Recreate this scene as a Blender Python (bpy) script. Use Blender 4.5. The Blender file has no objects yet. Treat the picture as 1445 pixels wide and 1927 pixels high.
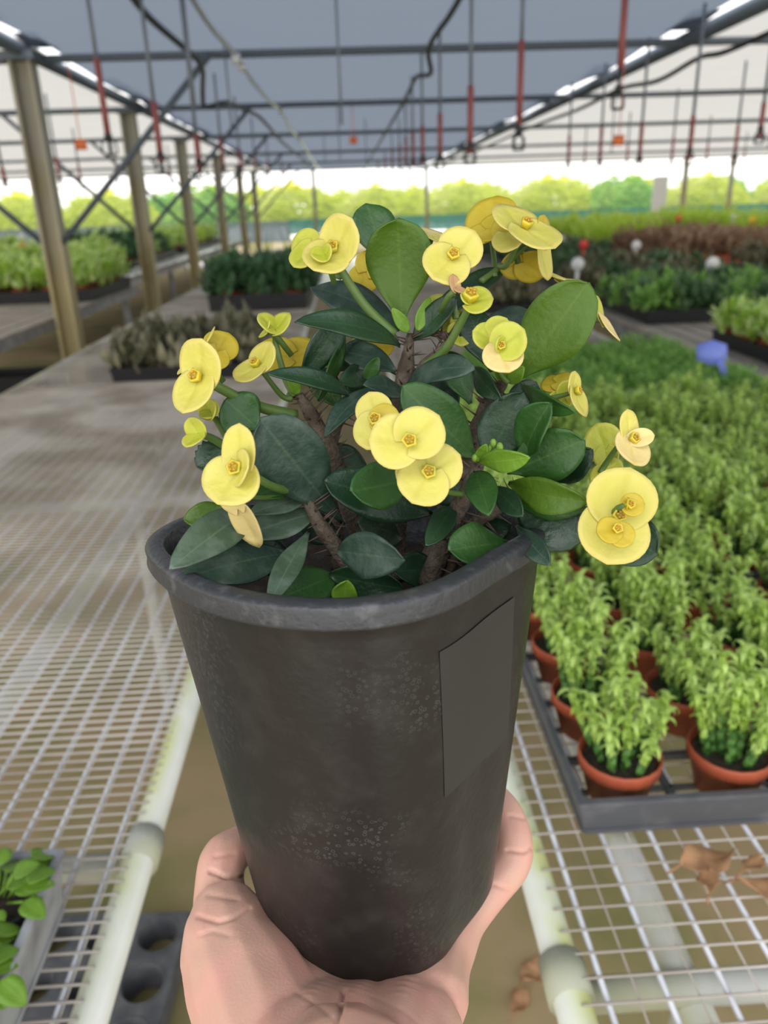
import bpy, bmesh, math, random
from mathutils import Vector, Matrix, Euler
random.seed(7)
C = bpy.context.scene
COL = C.collection
PI = math.pi

# ---------------------------------------------------------------- camera, light, exposure
CAM = Vector((0.0, 0.0, 1.5))
YAW, PITCH, ROLL, FPX = math.radians(2.116), math.radians(21.68), math.radians(1.924), 1447.0
_f0 = Vector((math.sin(YAW), math.cos(YAW), 0)); _r0 = Vector((math.cos(YAW), -math.sin(YAW), 0)); _z = Vector((0, 0, 1))
FWD = _f0 * math.cos(PITCH) - _z * math.sin(PITCH)
_u = _z * math.cos(PITCH) + _f0 * math.sin(PITCH)
RIGHT = _r0 * math.cos(ROLL) - _u * math.sin(ROLL)
UP = _u * math.cos(ROLL) + _r0 * math.sin(ROLL)
cd = bpy.data.cameras.new('camera'); cam = bpy.data.objects.new('camera', cd); COL.objects.link(cam)
R3 = Matrix((RIGHT, UP, -FWD)).transposed()
cam.matrix_world = Matrix.Translation(CAM) @ R3.to_4x4()
cd.sensor_fit = 'VERTICAL'; cd.sensor_height = 24.0; cd.lens = FPX / 1927 * 24.0
cd.clip_start = 0.01; cd.clip_end = 200
cd.dof.use_dof = True; cd.dof.focus_distance = 0.30; cd.dof.aperture_fstop = 7.5
C.camera = cam

w = bpy.data.worlds.new('sky'); C.world = w; w.use_nodes = True
nt = w.node_tree; nt.nodes.clear()
wo = nt.nodes.new('ShaderNodeOutputWorld'); bg = nt.nodes.new('ShaderNodeBackground')
tc = nt.nodes.new('ShaderNodeTexCoord'); sp = nt.nodes.new('ShaderNodeSeparateXYZ'); cr = nt.nodes.new('ShaderNodeValToRGB')
nt.links.new(tc.outputs['Generated'], sp.inputs[0]); nt.links.new(sp.outputs['Z'], cr.inputs[0])
cr.color_ramp.elements[0].position = 0.0; cr.color_ramp.elements[0].color = (1.0, 0.97, 0.92, 1)
cr.color_ramp.elements[1].position = 0.6; cr.color_ramp.elements[1].color = (0.80, 0.88, 1.0, 1)
nt.links.new(cr.outputs[0], bg.inputs[0]); bg.inputs[1].default_value = 1.5
nt.links.new(bg.outputs[0], wo.inputs[0])

sd = bpy.data.lights.new('sun', 'SUN'); sd.energy = .9; sd.angle = math.radians(40); sd.color = (1.0, 0.95, 0.87)
sun = bpy.data.objects.new('sun', sd); COL.objects.link(sun)
sun.rotation_euler = Vector((0.35, 0.75, -0.9)).to_track_quat('-Z', 'Y').to_euler()

C.view_settings.view_transform = 'Standard'; C.view_settings.look = 'None'
C.view_settings.exposure = 0.62; C.view_settings.gamma = 1.0; C.view_settings.use_curve_mapping = False
C.cycles.use_denoising = True
C.cycles.max_bounces = 10; C.cycles.transparent_max_bounces = 24; C.cycles.transmission_bounces = 6
C.cycles.sample_clamp_indirect = 6.0

# ---------------------------------------------------------------- helpers
def at(px, py, d):
    "world point seen at this place of the frame, d metres along the view axis"
    return CAM + (FWD + RIGHT * ((px - 722.5) / FPX) - UP * ((py - 963.5) / FPX)) * d

def onz(px, py, h):
    d = FWD + RIGHT * ((px - 722.5) / FPX) - UP * ((py - 963.5) / FPX)
    return CAM + d * ((h - CAM.z) / d.z)

def perp(d):
    a = Vector((0, 0, 1)) if abs(d.z) < .9 else Vector((1, 0, 0))
    s = d.cross(a).normalized()
    return s, s.cross(d).normalized()

class MB:
    def __init__(s): s.v = []; s.f = []; s.uv = []; s.mi = []; s.m = 0
    def add(s, vs, fs, uv=None):
        o = len(s.v); s.v += [Vector(p) for p in vs]; s.f += [tuple(i + o for i in f) for f in fs]
        s.uv += uv if uv else [(0.5, 0.5)] * len(vs); s.mi += [s.m] * len(fs); return s
    def box(s, c, d, rz=0):
        x, y, z = d[0] / 2, d[1] / 2, d[2] / 2
        vs = [Vector((a * x, b * y, e * z)) for e in (-1, 1) for b in (-1, 1) for a in (-1, 1)]
        if rz:
            r = Matrix.Rotation(rz, 3, 'Z'); vs = [r @ v for v in vs]
        return s.add([v + Vector(c) for v in vs], [(0, 2, 3, 1), (4, 5, 7, 6), (0, 1, 5, 4), (2, 6, 7, 3), (0, 4, 6, 2), (1, 3, 7, 5)])
    def tube(s, pts, r, n=8, cap=True):
        pts = [Vector(p) for p in pts]; k = len(pts)
        rr = r if isinstance(r, (list, tuple)) else [r] * k
        vs, fs, uv = [], [], []
        a = None
        for i, p in enumerate(pts):
            d = (pts[min(i + 1, k - 1)] - pts[max(i - 1, 0)]).normalized()
            if a is None: a, b = perp(d)
            else:
                a = (a - d * a.dot(d)).normalized(); b = a.cross(d)
            for j in range(n):
                t = 2 * PI * j / n
                vs.append(p + (a * math.cos(t) + b * math.sin(t)) * rr[i]); uv.append((j / n, i / max(1, k - 1)))
        for i in range(k - 1):
            for j in range(n):
                q = (j + 1) % n
                fs.append((i * n + j, i * n + q, (i + 1) * n + q, (i + 1) * n + j))
        if cap: fs += [tuple(range(n))[::-1], tuple((k - 1) * n + j for j in range(n))]
        return s.add(vs, fs, uv)
    def lathe(s, prof, c=(0, 0, 0), n=24):
        c = Vector(c); vs, fs = [], []
        for r, z in prof:
            for j in range(n):
                t = 2 * PI * j / n; vs.append(c + Vector((r * math.cos(t), r * math.sin(t), z)))
        for i in range(len(prof) - 1):
            for j in range(n):
                q = (j + 1) % n; fs.append((i * n + j, i * n + q, (i + 1) * n + q, (i + 1) * n + j))
        if prof[0][0] > 0: fs.append(tuple(range(n))[::-1])
        if prof[-1][0] > 0: fs.append(tuple((len(prof) - 1) * n + j for j in range(n)))
        return s.add(vs, fs)
    def grid(s, rows, uv=True, close=False):
        m, n = len(rows), len(rows[0]); vs = [p for r in rows for p in r]
        fs = [(i * n + j, i * n + (j + 1) % n, (i + 1) * n + (j + 1) % n, (i + 1) * n + j) for i in range(m - 1) for j in range(n if close else n - 1)]
        return s.add(vs, fs, [(j / max(1, n - 1), i / max(1, m - 1)) for i in range(m) for j in range(n)])
    def ball(s, c, r, sub=1, sc=(1, 1, 1), jit=0):
        bm = bmesh.new(); bmesh.ops.create_icosphere(bm, subdivisions=sub, radius=1)
        vs = [Vector((v.co.x * sc[0], v.co.y * sc[1], v.co.z * sc[2])) * r * (1 + random.uniform(-jit, jit)) + Vector(c) for v in bm.verts]
        fs = [tuple(v.index for v in f.verts) for f in bm.faces]; bm.free()
        return s.add(vs, fs)
    def mesh(s, name, mats, origin=None, smooth=True):
        o = Vector(origin) if origin is not None else Vector((0, 0, 0))
        me = bpy.data.meshes.new(name); me.from_pydata([tuple(p - o) for p in s.v], [], s.f)
        for m in (mats if isinstance(mats, (list, tuple)) else [mats]): me.materials.append(m)
        ul = me.uv_layers.new(name='uv')
        for l in me.loops: ul.data[l.index].uv = s.uv[l.vertex_index]
        for p in me.polygons: p.material_index = s.mi[p.index]; p.use_smooth = smooth
        me.update(); return me
    def build(s, name, mats, parent=None, smooth=True, solid=0):
        org = abs_loc(parent) if parent else None
        o = bpy.data.objects.new(name, s.mesh(name, mats, org, smooth)); COL.objects.link(o)
        if parent: o.parent = parent
        if solid:
            md = o.modifiers.new('thickness', 'SOLIDIFY'); md.thickness = solid; md.offset = 0
        return o

def abs_loc(o):
    p = Vector((0, 0, 0))
    while o is not None: p = p + o.location; o = o.parent
    return p

def tag(o, label=None, cat=None, group=None, kind=None):
    if label: o['label'] = label
    if cat: o['category'] = cat
    if group: o['group'] = group
    if kind: o['kind'] = kind
    return o

def thing(name, label, cat, loc=(0, 0, 0), rz=0, group=None):
    o = bpy.data.objects.new(name, None); COL.objects.link(o); o.empty_display_size = .05
    o.location = loc; o.rotation_euler = (0, 0, rz)
    return tag(o, label, cat, group)

def dup(root, loc, rz, label, group=None, sc=1.0):
    r = root.copy(); COL.objects.link(r); r.location = loc; r.rotation_euler = (0, 0, rz); r.scale = (sc, sc, sc)
    r['label'] = label
    if group: r['group'] = group
    for ch in list(root.children):
        c = ch.copy(); COL.objects.link(c); c.parent = r
        for g in ch.children:
            d = g.copy(); COL.objects.link(d); d.parent = c
    return r

# ---------------------------------------------------------------- materials
def mat(name, col, rough=.6, col2=None, scale=40, lo=.4, hi=.65, metal=0, transl=0, bump=0, bscale=200, spec=.5, sss=0, coords='Object', detail=4, tcol=None, coat=0):
    m = bpy.data.materials.new(name); m.use_nodes = True; n = m.node_tree; b = n.nodes['Principled BSDF']
    b.inputs['Roughness'].default_value = rough; b.inputs['Metallic'].default_value = metal
    b.inputs['Specular IOR Level'].default_value = spec
    b.inputs['Base Color'].default_value = (*col, 1)
    b.inputs['Coat Weight'].default_value = coat
    src = None
    t = n.nodes.new('ShaderNodeTexCoord')
    if col2:
        nz = n.nodes.new('ShaderNodeTexNoise'); nz.inputs['Scale'].default_value = scale; nz.inputs['Detail'].default_value = detail
        n.links.new(t.outputs[coords], nz.inputs['Vector'])
        r = n.nodes.new('ShaderNodeValToRGB'); r.color_ramp.elements[0].position = lo; r.color_ramp.elements[1].position = hi
        r.color_ramp.elements[0].color = (*col, 1); r.color_ramp.elements[1].color = (*col2, 1)
        n.links.new(nz.outputs[0], r.inputs[0]); n.links.new(r.outputs[0], b.inputs['Base Color']); src = r.outputs[0]
    if sss:
        b.inputs['Subsurface Weight'].default_value = sss; b.inputs['Subsurface Radius'].default_value = (1.0, .35, .2); b.inputs['Subsurface Scale'].default_value = .004
    if bump:
        z = n.nodes.new('ShaderNodeTexNoise'); z.inputs['Scale'].default_value = bscale; z.inputs['Detail'].default_value = 5
        n.links.new(t.outputs[coords], z.inputs['Vector'])
        bp = n.nodes.new('ShaderNodeBump'); bp.inputs['Strength'].default_value = bump; bp.inputs['Distance'].default_value = .002
        n.links.new(z.outputs[0], bp.inputs['Height']); n.links.new(bp.outputs[0], b.inputs['Normal'])
    if transl:
        tr = n.nodes.new('ShaderNodeBsdfTranslucent'); mx = n.nodes.new('ShaderNodeMixShader'); mx.inputs[0].default_value = transl
        if tcol: tr.inputs[0].default_value = (*tcol, 1)
        elif src: n.links.new(src, tr.inputs[0])
        else: tr.inputs[0].default_value = (*col, 1)
        out = n.nodes['Material Output']
        n.links.new(b.outputs[0], mx.inputs[1]); n.links.new(tr.outputs[0], mx.inputs[2]); n.links.new(mx.outputs[0], out.inputs[0])
    return m

def leaf_mat(name, col, vein, col2, rough=.45, transl=.2, tcol=None, dust=None, scale=60, lo=.45, hi=.75, edge=None):
    "leaf or bract: base colour with blotches, a paler midrib from the leaf's own u coordinate"
    m = mat(name, col, rough, col2, scale, lo, hi, transl=transl, tcol=tcol, bump=.25, bscale=350)
    n = m.node_tree; b = n.nodes['Principled BSDF']
    src = b.inputs['Base Color'].links[0].from_socket
    uv = n.nodes.new('ShaderNodeUVMap'); sx = n.nodes.new('ShaderNodeSeparateXYZ'); n.links.new(uv.outputs[0], sx.inputs[0])
    a = n.nodes.new('ShaderNodeMath'); a.operation = 'SUBTRACT'; a.inputs[1].default_value = .5; n.links.new(sx.outputs[0], a.inputs[0])
    ab = n.nodes.new('ShaderNodeMath'); ab.operation = 'ABSOLUTE'; n.links.new(a.outputs[0], ab.inputs[0])
    mr = n.nodes.new('ShaderNodeMapRange'); mr.inputs[1].default_value = .008; mr.inputs[2].default_value = .035; mr.inputs[3].default_value = .6; mr.inputs[4].default_value = 0
    n.links.new(ab.outputs[0], mr.inputs[0])
    mx = n.nodes.new('ShaderNodeMix'); mx.data_type = 'RGBA'; n.links.new(mr.outputs[0], mx.inputs[0]); n.links.new(src, mx.inputs[6]); mx.inputs[7].default_value = (*vein, 1)
    last = mx.outputs[2]
    if edge:
        e1 = n.nodes.new('ShaderNodeMapRange'); e1.inputs[1].default_value = .72; e1.inputs[2].default_value = 1.0; e1.inputs[4].default_value = .75; n.links.new(sx.outputs[1], e1.inputs[0])
        e2 = n.nodes.new('ShaderNodeMix'); e2.data_type = 'RGBA'; n.links.new(e1.outputs[0], e2.inputs[0]); n.links.new(last, e2.inputs[6]); e2.inputs[7].default_value = (*edge, 1); last = e2.outputs[2]
    if dust:
        nz = n.nodes.new('ShaderNodeTexNoise'); nz.inputs['Scale'].default_value = 140; nz.inputs['Detail'].default_value = 6
        tcn = [q for q in n.nodes if q.type == 'TEX_COORD'][0]; n.links.new(tcn.outputs['Object'], nz.inputs[0])
        r = n.nodes.new('ShaderNodeMapRange'); r.inputs[1].default_value = .45; r.inputs[2].default_value = .8; r.inputs[3].default_value = 0; r.inputs[4].default_value = .8; n.links.new(nz.outputs[0], r.inputs[0])
        m2 = n.nodes.new('ShaderNodeMix'); m2.data_type = 'RGBA'; n.links.new(r.outputs[0], m2.inputs[0]); n.links.new(last, m2.inputs[6]); m2.inputs[7].default_value = (*dust, 1); last = m2.outputs[2]
    n.links.new(last, b.inputs['Base Color'])
    return m

def cloth_mat(name, col, tcol, holes):
    m = mat(name, col, .9, tuple(c * .8 for c in col), 1.6, .35, .7, transl=.6, tcol=tcol, spec=.1)
    n = m.node_tree; out = n.nodes['Material Output']; s = out.inputs[0].links[0].from_socket
    t = n.nodes.new('ShaderNodeBsdfTransparent'); mx = n.nodes.new('ShaderNodeMixShader'); mx.inputs[0].default_value = holes
    n.links.new(s, mx.inputs[1]); n.links.new(t.outputs[0], mx.inputs[2]); n.links.new(mx.outputs[0], out.inputs[0])
    return m

M = {}
M['cloth_blue'] = cloth_mat('blue_grey_shade_cloth', (.24, .26, .29), (.130, .150, .180), .03)
M['cloth_white'] = cloth_mat('white_shade_cloth', (.62, .57, .50), (.50, .455, .395), .05)
M['net_green'] = cloth_mat('green_netting', (.22, .46, .30), (.34, .56, .36), .68)
M['cloth_teal'] = cloth_mat('teal_skirt_cloth', (.10, .26, .22), (.12, .34, .30), .06)
M['cloth_grey'] = cloth_mat('grey_skirt_cloth', (.25, .29, .32), (.25, .30, .34), .06)
M['galv'] = mat('galvanised_steel', (.36, .36, .36), .5, (.20, .20, .20), 9, .35, .7, metal=.25)
M['beam'] = mat('dull_steel_tube', (.10, .12, .14), .6)
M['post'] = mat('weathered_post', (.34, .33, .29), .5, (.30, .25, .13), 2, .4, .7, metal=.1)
M['pipe'] = mat('pale_bench_pipe', (.48, .48, .45), .5, (.38, .38, .27), 7, .45, .62)
M['algae'] = mat('algae_stained_pipe', (.52, .52, .42), .55, (.36, .39, .13), 5, .38, .62)
def algae_side(name, sgn):
    "pipe with algae growing along the side that faces the mesh"
    m = mat(name, (.62, .62, .58), .5, (.52, .53, .46), 7, .4, .65); n = m.node_tree; bs = n.nodes['Principled BSDF']; src = bs.inputs['Base Color'].links[0].from_socket
    t = [q for q in n.nodes if q.type == 'TEX_COORD'][0]; sx = n.nodes.new('ShaderNodeSeparateXYZ'); n.links.new(t.outputs['Normal'], sx.inputs[0])
    r = n.nodes.new('ShaderNodeMapRange'); r.inputs[1].default_value = -.55; r.inputs[2].default_value = .15; r.inputs[3].default_value = 0; r.inputs[4].default_value = .8
    k = n.nodes.new('ShaderNodeMath'); k.operation = 'MULTIPLY'; k.inputs[1].default_value = sgn; n.links.new(sx.outputs[0], k.inputs[0]); n.links.new(k.outputs[0], r.inputs[0])
    z = n.nodes.new('ShaderNodeTexNoise'); z.inputs['Scale'].default_value = 9; z.inputs['Detail'].default_value = 5; n.links.new(t.outputs['Object'], z.inputs[0])
    q = n.nodes.new('ShaderNodeMapRange'); q.inputs[1].default_value = .32; q.inputs[2].default_value = .6; n.links.new(z.outputs[0], q.inputs[0])
    p = n.nodes.new('ShaderNodeMath'); p.operation = 'MULTIPLY'; n.links.new(r.outputs[0], p.inputs[0]); n.links.new(q.outputs[0], p.inputs[1])
    mx = n.nodes.new('ShaderNodeMix'); mx.data_type = 'RGBA'; n.links.new(p.outputs[0], mx.inputs[0]); n.links.new(src, mx.inputs[6]); mx.inputs[7].default_value = (.40, .42, .09, 1)
    n.links.new(mx.outputs[2], bs.inputs['Base Color']); return m
M['algae_l'] = algae_side('algae_streaked_pipe', -1); M['algae_r'] = algae_side('algae_streaked_pipe', 1)
M['wire'] = mat('galvanised_wire', (.60, .55, .49), .6, (.34, .29, .24), 3.5, .40, .62)
M['rod'] = mat('galvanised_rod', (.54, .55, .58), .4, (.38, .38, .40), 20, .4, .7, metal=.2)
M['wood'] = mat('grey_bench_slats', (.40, .35, .30), .8, (.28, .24, .20), 6, .4, .7)
M['dirt'] = mat('damp_earth', (.36, .265, .14), .95, (.21, .20, .07), 2.6, .42, .66, bump=.6, bscale=30)
M['lit_floor'] = mat('pale_lit_floor', (.70, .68, .64), .22, (.6, .58, .54), 3)
M['black_plastic'] = mat('black_plastic', (.018, .018, .02), .5)
M['tray'] = mat('grey_tray_plastic', (.085, .088, .098), .5, (.15, .15, .16), 30, .5, .8)
M['tray_pale'] = mat('pale_grey_tray', (.36, .37, .38), .5, (.2, .2, .21), 20)
M['terra'] = mat('terracotta_plastic', (.40, .085, .035), .5, (.30, .065, .03), 20)
M['soil'] = mat('potting_soil', (.028, .019, .012), 1, (.065, .045, .03), 120, .5, .75, bump=1, bscale=400)
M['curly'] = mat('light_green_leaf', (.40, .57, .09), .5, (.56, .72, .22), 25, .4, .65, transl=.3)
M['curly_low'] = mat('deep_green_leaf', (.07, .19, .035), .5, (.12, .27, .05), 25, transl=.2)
M['fine'] = mat('fine_green_leaf', (.20, .40, .07), .55, (.30, .52, .14), 20, transl=.25)
M['dkgreen'] = mat('dark_green_leaf', (.05, .135, .05), .4, (.12, .23, .11), 15, transl=.1)
M['midgreen'] = mat('mid_dark_leaf', (.055, .13, .045), .45, (.16, .25, .12), 14, .42, .66, transl=.15)
M['varieg'] = mat('variegated_leaf', (.10, .10, .05), .55, (.36, .33, .21), 12, .42, .6, transl=.2)
M['whitegreen'] = mat('white_marked_leaf', (.36, .58, .05), .5, (.70, .82, .36), 14, .42, .62, transl=.25)
M['redleaf'] = mat('reddish_leaf', (.27, .15, .095), .6, (.44, .32, .20), 12, transl=.2)
M['yellowgreen'] = mat('yellow_green_leaf', (.48, .68, .06), .5, (.60, .76, .16), 10, transl=.3)
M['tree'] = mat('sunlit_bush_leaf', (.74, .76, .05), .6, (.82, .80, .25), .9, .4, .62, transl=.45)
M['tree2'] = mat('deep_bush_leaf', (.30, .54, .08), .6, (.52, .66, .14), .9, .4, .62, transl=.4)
M['bark'] = mat('grey_brown_bark', (.06, .042, .026), .9, (.12, .092, .066), 160, .4, .65, bump=1, bscale=500)
M['thorn'] = mat('dry_thorn', (.09, .055, .038), .7)
M['stalk'] = mat('green_stalk', (.07, .13, .02), .5, (.11, .17, .04), 80)
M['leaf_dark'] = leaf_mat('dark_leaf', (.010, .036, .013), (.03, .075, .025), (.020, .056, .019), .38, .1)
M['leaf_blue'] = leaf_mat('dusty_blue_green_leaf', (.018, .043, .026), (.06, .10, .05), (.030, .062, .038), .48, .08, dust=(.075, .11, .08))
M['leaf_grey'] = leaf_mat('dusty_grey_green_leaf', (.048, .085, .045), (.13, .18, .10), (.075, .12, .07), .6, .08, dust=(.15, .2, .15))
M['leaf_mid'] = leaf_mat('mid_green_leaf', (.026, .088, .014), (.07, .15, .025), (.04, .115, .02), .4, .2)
M['leaf_lit'] = leaf_mat('backlit_green_leaf', (.085, .17, .012), (.13, .22, .02), (.10, .19, .018), .4, .35)  # backlight put into the colour as a brighter leaf green
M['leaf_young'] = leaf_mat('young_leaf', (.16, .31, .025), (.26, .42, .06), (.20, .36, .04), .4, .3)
M['bract'] = leaf_mat('yellow_bract', (.63, .575, .10), (.56, .50, .07), (.68, .62, .15), .5, .25, scale=90, edge=(.70, .58, .17))
M['bract_deep'] = leaf_mat('deep_yellow_bract', (.62, .48, .03), (.56, .42, .02), (.68, .55, .07), .5, .35, scale=90)
M['bract_peach'] = leaf_mat('peach_tinted_bract', (.76, .60, .24), (.68, .54, .16), (.78, .66, .28), .5, .25, scale=90)
M['bract_green'] = leaf_mat('greenish_yellow_bract', (.50, .53, .04), (.40, .45, .03), (.60, .60, .08), .5, .3, scale=90, edge=(.64, .60, .12))
M['dry'] = mat('withered_bract', (.50, .30, .14), .8, (.36, .20, .09), 90)
M['cyath'] = mat('flower_centre', (.60, .43, .02), .4, (.42, .40, .03), 300)
M['anther'] = mat('flower_stamen', (.48, .25, .02), .6)
M['hero_pot'] = mat('scuffed_black_plastic', (.013, .0112, .0098), .38, (.027, .025, .022), 75, .48, .85, bump=.12, bscale=260, detail=8, spec=.38)
M['panel'] = mat('smooth_black_plastic', (.022, .020, .018), .5)
M['rim'] = mat('worn_rim_plastic', (.030, .031, .034), .42, (.11, .11, .11), 130, .56, .85, bump=.3, bscale=320, detail=8)
M['skin'] = mat('skin', (.56, .325, .24), .5, (.60, .30, .235), 45, .4, .7, sss=.12, bump=.10, bscale=700)
M['nail'] = mat('finger_nail', (.72, .44, .36), .3)
M['red'] = mat('red_rubber_sleeve', (.30, .085, .075), .6)
M['drop'] = mat('grey_drop_hose', (.16, .18, .20), .5)
M['hose'] = mat('black_hose', (.03, .03, .03), .5)
M['clear'] = mat('pale_hose', (.35, .38, .42), .15)
M['white'] = mat('white_tag_plastic', (.80, .80, .78), .4)
M['cell'] = mat('dusty_black_plastic', (.075, .078, .085), .55, (.13, .13, .13), 25)
M['sheet'] = mat('glint_white', (.85, .85, .85), .10)
M['redtag'] = mat('red_tag_plastic', (.75, .07, .05), .4)
M['orange'] = mat('orange_tag_plastic', (.85, .20, .05), .4)
M['yellowtag'] = mat('yellow_tag_plastic', (.80, .55, .05), .4)
M['bluetag'] = mat('blue_tag_plastic', (.20, .26, .72), .5)
M['dryleaf'] = mat('dry_brown_leaf', (.42, .23, .11), .8, (.30, .15, .07), 60)
# scuffs on the pot: small pale spatter rings, part of the plastic's wear
def add_spatter(m):
    n = m.node_tree; b = n.nodes['Principled BSDF']; t = [q for q in n.nodes if q.type == 'TEX_COORD'][0]
    src = b.inputs['Base Color'].links[0].from_socket
    v = n.nodes.new('ShaderNodeTexVoronoi'); v.inputs['Scale'].default_value = 420; n.links.new(t.outputs['Object'], v.inputs['Vector'])
    r = n.nodes.new('ShaderNodeValToRGB'); e = r.color_ramp.elements
    e[0].position = .18; e[0].color = (0, 0, 0, 1); e[1].position = .40; e[1].color = (0, 0, 0, 1); x = r.color_ramp.elements.new(.28); x.color = (1, 1, 1, 1)
    n.links.new(v.outputs['Distance'], r.inputs[0])
    z = n.nodes.new('ShaderNodeTexNoise'); z.inputs['Scale'].default_value = 22; n.links.new(t.outputs['Object'], z.inputs['Vector'])
    q = n.nodes.new('ShaderNodeMapRange'); q.inputs[1].default_value = .52; q.inputs[2].default_value = .68; q.inputs[4].default_value = .4; n.links.new(z.outputs[0], q.inputs[0])
    k = n.nodes.new('ShaderNodeMath'); k.operation = 'MULTIPLY'; n.links.new(r.outputs[0], k.inputs[0]); n.links.new(q.outputs[0], k.inputs[1])
    mx = n.nodes.new('ShaderNodeMix'); mx.data_type = 'RGBA'; n.links.new(k.outputs[0], mx.inputs[0]); n.links.new(src, mx.inputs[6]); mx.inputs[7].default_value = (.10, .10, .09, 1)
    n.links.new(mx.outputs[2], b.inputs['Base Color'])
add_spatter(M['hero_pot'])

def add_low_ground_light(m, col, z0, z1):
    "warm light from the ground, painted as ochre low on a post"
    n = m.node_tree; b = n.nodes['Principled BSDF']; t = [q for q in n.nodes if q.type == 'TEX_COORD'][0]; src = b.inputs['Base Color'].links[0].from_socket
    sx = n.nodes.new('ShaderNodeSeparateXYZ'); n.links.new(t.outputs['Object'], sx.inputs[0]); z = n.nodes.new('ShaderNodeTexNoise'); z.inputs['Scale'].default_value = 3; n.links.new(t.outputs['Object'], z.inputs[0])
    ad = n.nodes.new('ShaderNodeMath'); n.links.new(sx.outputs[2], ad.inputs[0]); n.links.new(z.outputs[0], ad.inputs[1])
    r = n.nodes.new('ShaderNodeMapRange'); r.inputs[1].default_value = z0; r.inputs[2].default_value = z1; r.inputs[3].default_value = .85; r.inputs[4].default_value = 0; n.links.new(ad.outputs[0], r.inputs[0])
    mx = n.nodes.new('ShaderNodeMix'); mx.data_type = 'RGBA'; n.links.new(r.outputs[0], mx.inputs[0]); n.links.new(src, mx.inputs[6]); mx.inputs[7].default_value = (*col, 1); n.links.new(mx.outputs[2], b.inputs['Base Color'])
add_low_ground_light(M['post'], (.42, .34, .15), 1.5, 2.3)  # ochre on the lower post imitates warm light thrown up by the ground

def struct(name, mb, m, smooth=False, solid=0):
    return tag(mb.build(name, m, None, smooth, solid), kind='structure')

# ---------------------------------------------------------------- the greenhouse shell
BZ, CZ = 0.80, 2.50            # bench height, tie beam height
BEAMS = [6.1, 8.95, 12.35, 16.3, 19.9, 23.2]
mb = MB(); nx, ny = 60, 60
mb.grid([[Vector((-16 + 34 * j / nx, -1.5 + 46 * i / ny, .012 * math.sin(j * 1.7 + i) + .01 * math.sin(i * 2.3))) for j in range(nx + 1)] for i in range(ny + 1)])
struct('floor', mb, M['dirt'], True)

def sheet(x0, x1, y0, y1, z0, sag, nx=10, step=.25):
    rows = []; k = int((y1 - y0) / step)
    for i in range(k + 1):
        y = y0 + (y1 - y0) * i / k; r = []
        for j in range(nx + 1):
            x = x0 + (x1 - x0) * j / nx
            ph = 0
            for a, b in zip([-0.5] + BEAMS, BEAMS + [26.5]):
                if a <= y < b: ph = math.sin(PI * (y - a) / (b - a))
            z = z0 - sag * ph + .012 * math.sin(7 * x + 3 * y) * math.sin(5.1 * y - 2 * x)
            r.append(Vector((x, y, z)))
        rows.append(r)
    return rows
y0c, y1c = -0.4, 24.0
mb = MB(); mb.grid(sheet(-1.96, 2.36, y0c, y1c, CZ + .09, .05, 16)); struct('ceiling', mb, M['cloth_blue'], True)
mb = MB(); mb.grid(sheet(-15.5, -2.06, y0c, y1c, CZ + .09, .06, 34)); struct('ceiling_left', mb, M['cloth_white'], True)
mb = MB(); mb.grid(sheet(2.50, 17, y0c, y1c, CZ + .09, .06, 36)); struct('ceiling_right', mb, M['cloth_white'], True)
# back wall: skirt cloth below, netting above, open slit of sky under the eave
def wavy(x0, x1, y, z0, z1, n=80, a=.03):
    return [[Vector((x0 + (x1 - x0) * j / n, y + a * math.sin(j * 1.9) * (1 - .5 * i), z0 + (z1 - z0) * i)) for j in range(n + 1)] for i in (0, 1)]
mb = MB(); mb.grid(wavy(-1.6, 17, 24.05, .80, 1.22)); struct('wall_back_skirt', mb, M['cloth_teal'], True)
mb = MB(); mb.grid(wavy(-15.5, -1.6, 24.05, .62, 1.20)); struct('wall_back_left_skirt', mb, M['cloth_grey'], True)
for nm, x in (('wall_left', -15.5), ('wall_right', 17)):
    mb = MB(); mb.grid([[Vector((x + .03 * math.sin(j * 1.9), -1.4 + 25.5 * j / 60, z)) for j in range(61)] for z in (1.2, 2.02)]); struct(nm, mb, M['net_green'], True)
    mb = MB(); mb.grid([[Vector((x + .03 * math.sin(j * 1.9), -1.4 + 25.5 * j / 60, z)) for j in range(61)] for z in (0, 1.22)]); struct(nm + '_skirt', mb, M['cloth_grey'], True)
mb = MB(); mb.grid(wavy(-15.5, 17, 24.15, 1.20, 2.02)); struct('wall_back', mb, M['net_green'], True)
mb = MB(); mb.box((.75, 20.5, .02), (3.2, 9, .03)); mb.box((1, 25.1, .0), (34, 1.8, .03)); mb.box((-1.85, 16, .02), (.62, 15, .03)); struct('floor_lit_strips', mb, M['lit_floor'])  # pale glossy strips stand in for bright backlight on the far floor

# tie beams
for k, y in enumerate(BEAMS):
    tag(MB().tube([(-15.5, y, CZ), (17, y, CZ)], .026, 8).build('tie_beam', M['beam']),
        ['dark steel tie beam crossing the roof nearest the camera', 'dark steel tie beam, second from the camera', 'dark steel tie beam, third from the camera',
         'dark steel tie beam, fourth from the camera', 'dark steel tie beam, fifth from the camera', 'dark steel tie beam above the back wall'][k], 'beam', 'tie beams under the shade cloth', 'thing')
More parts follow.
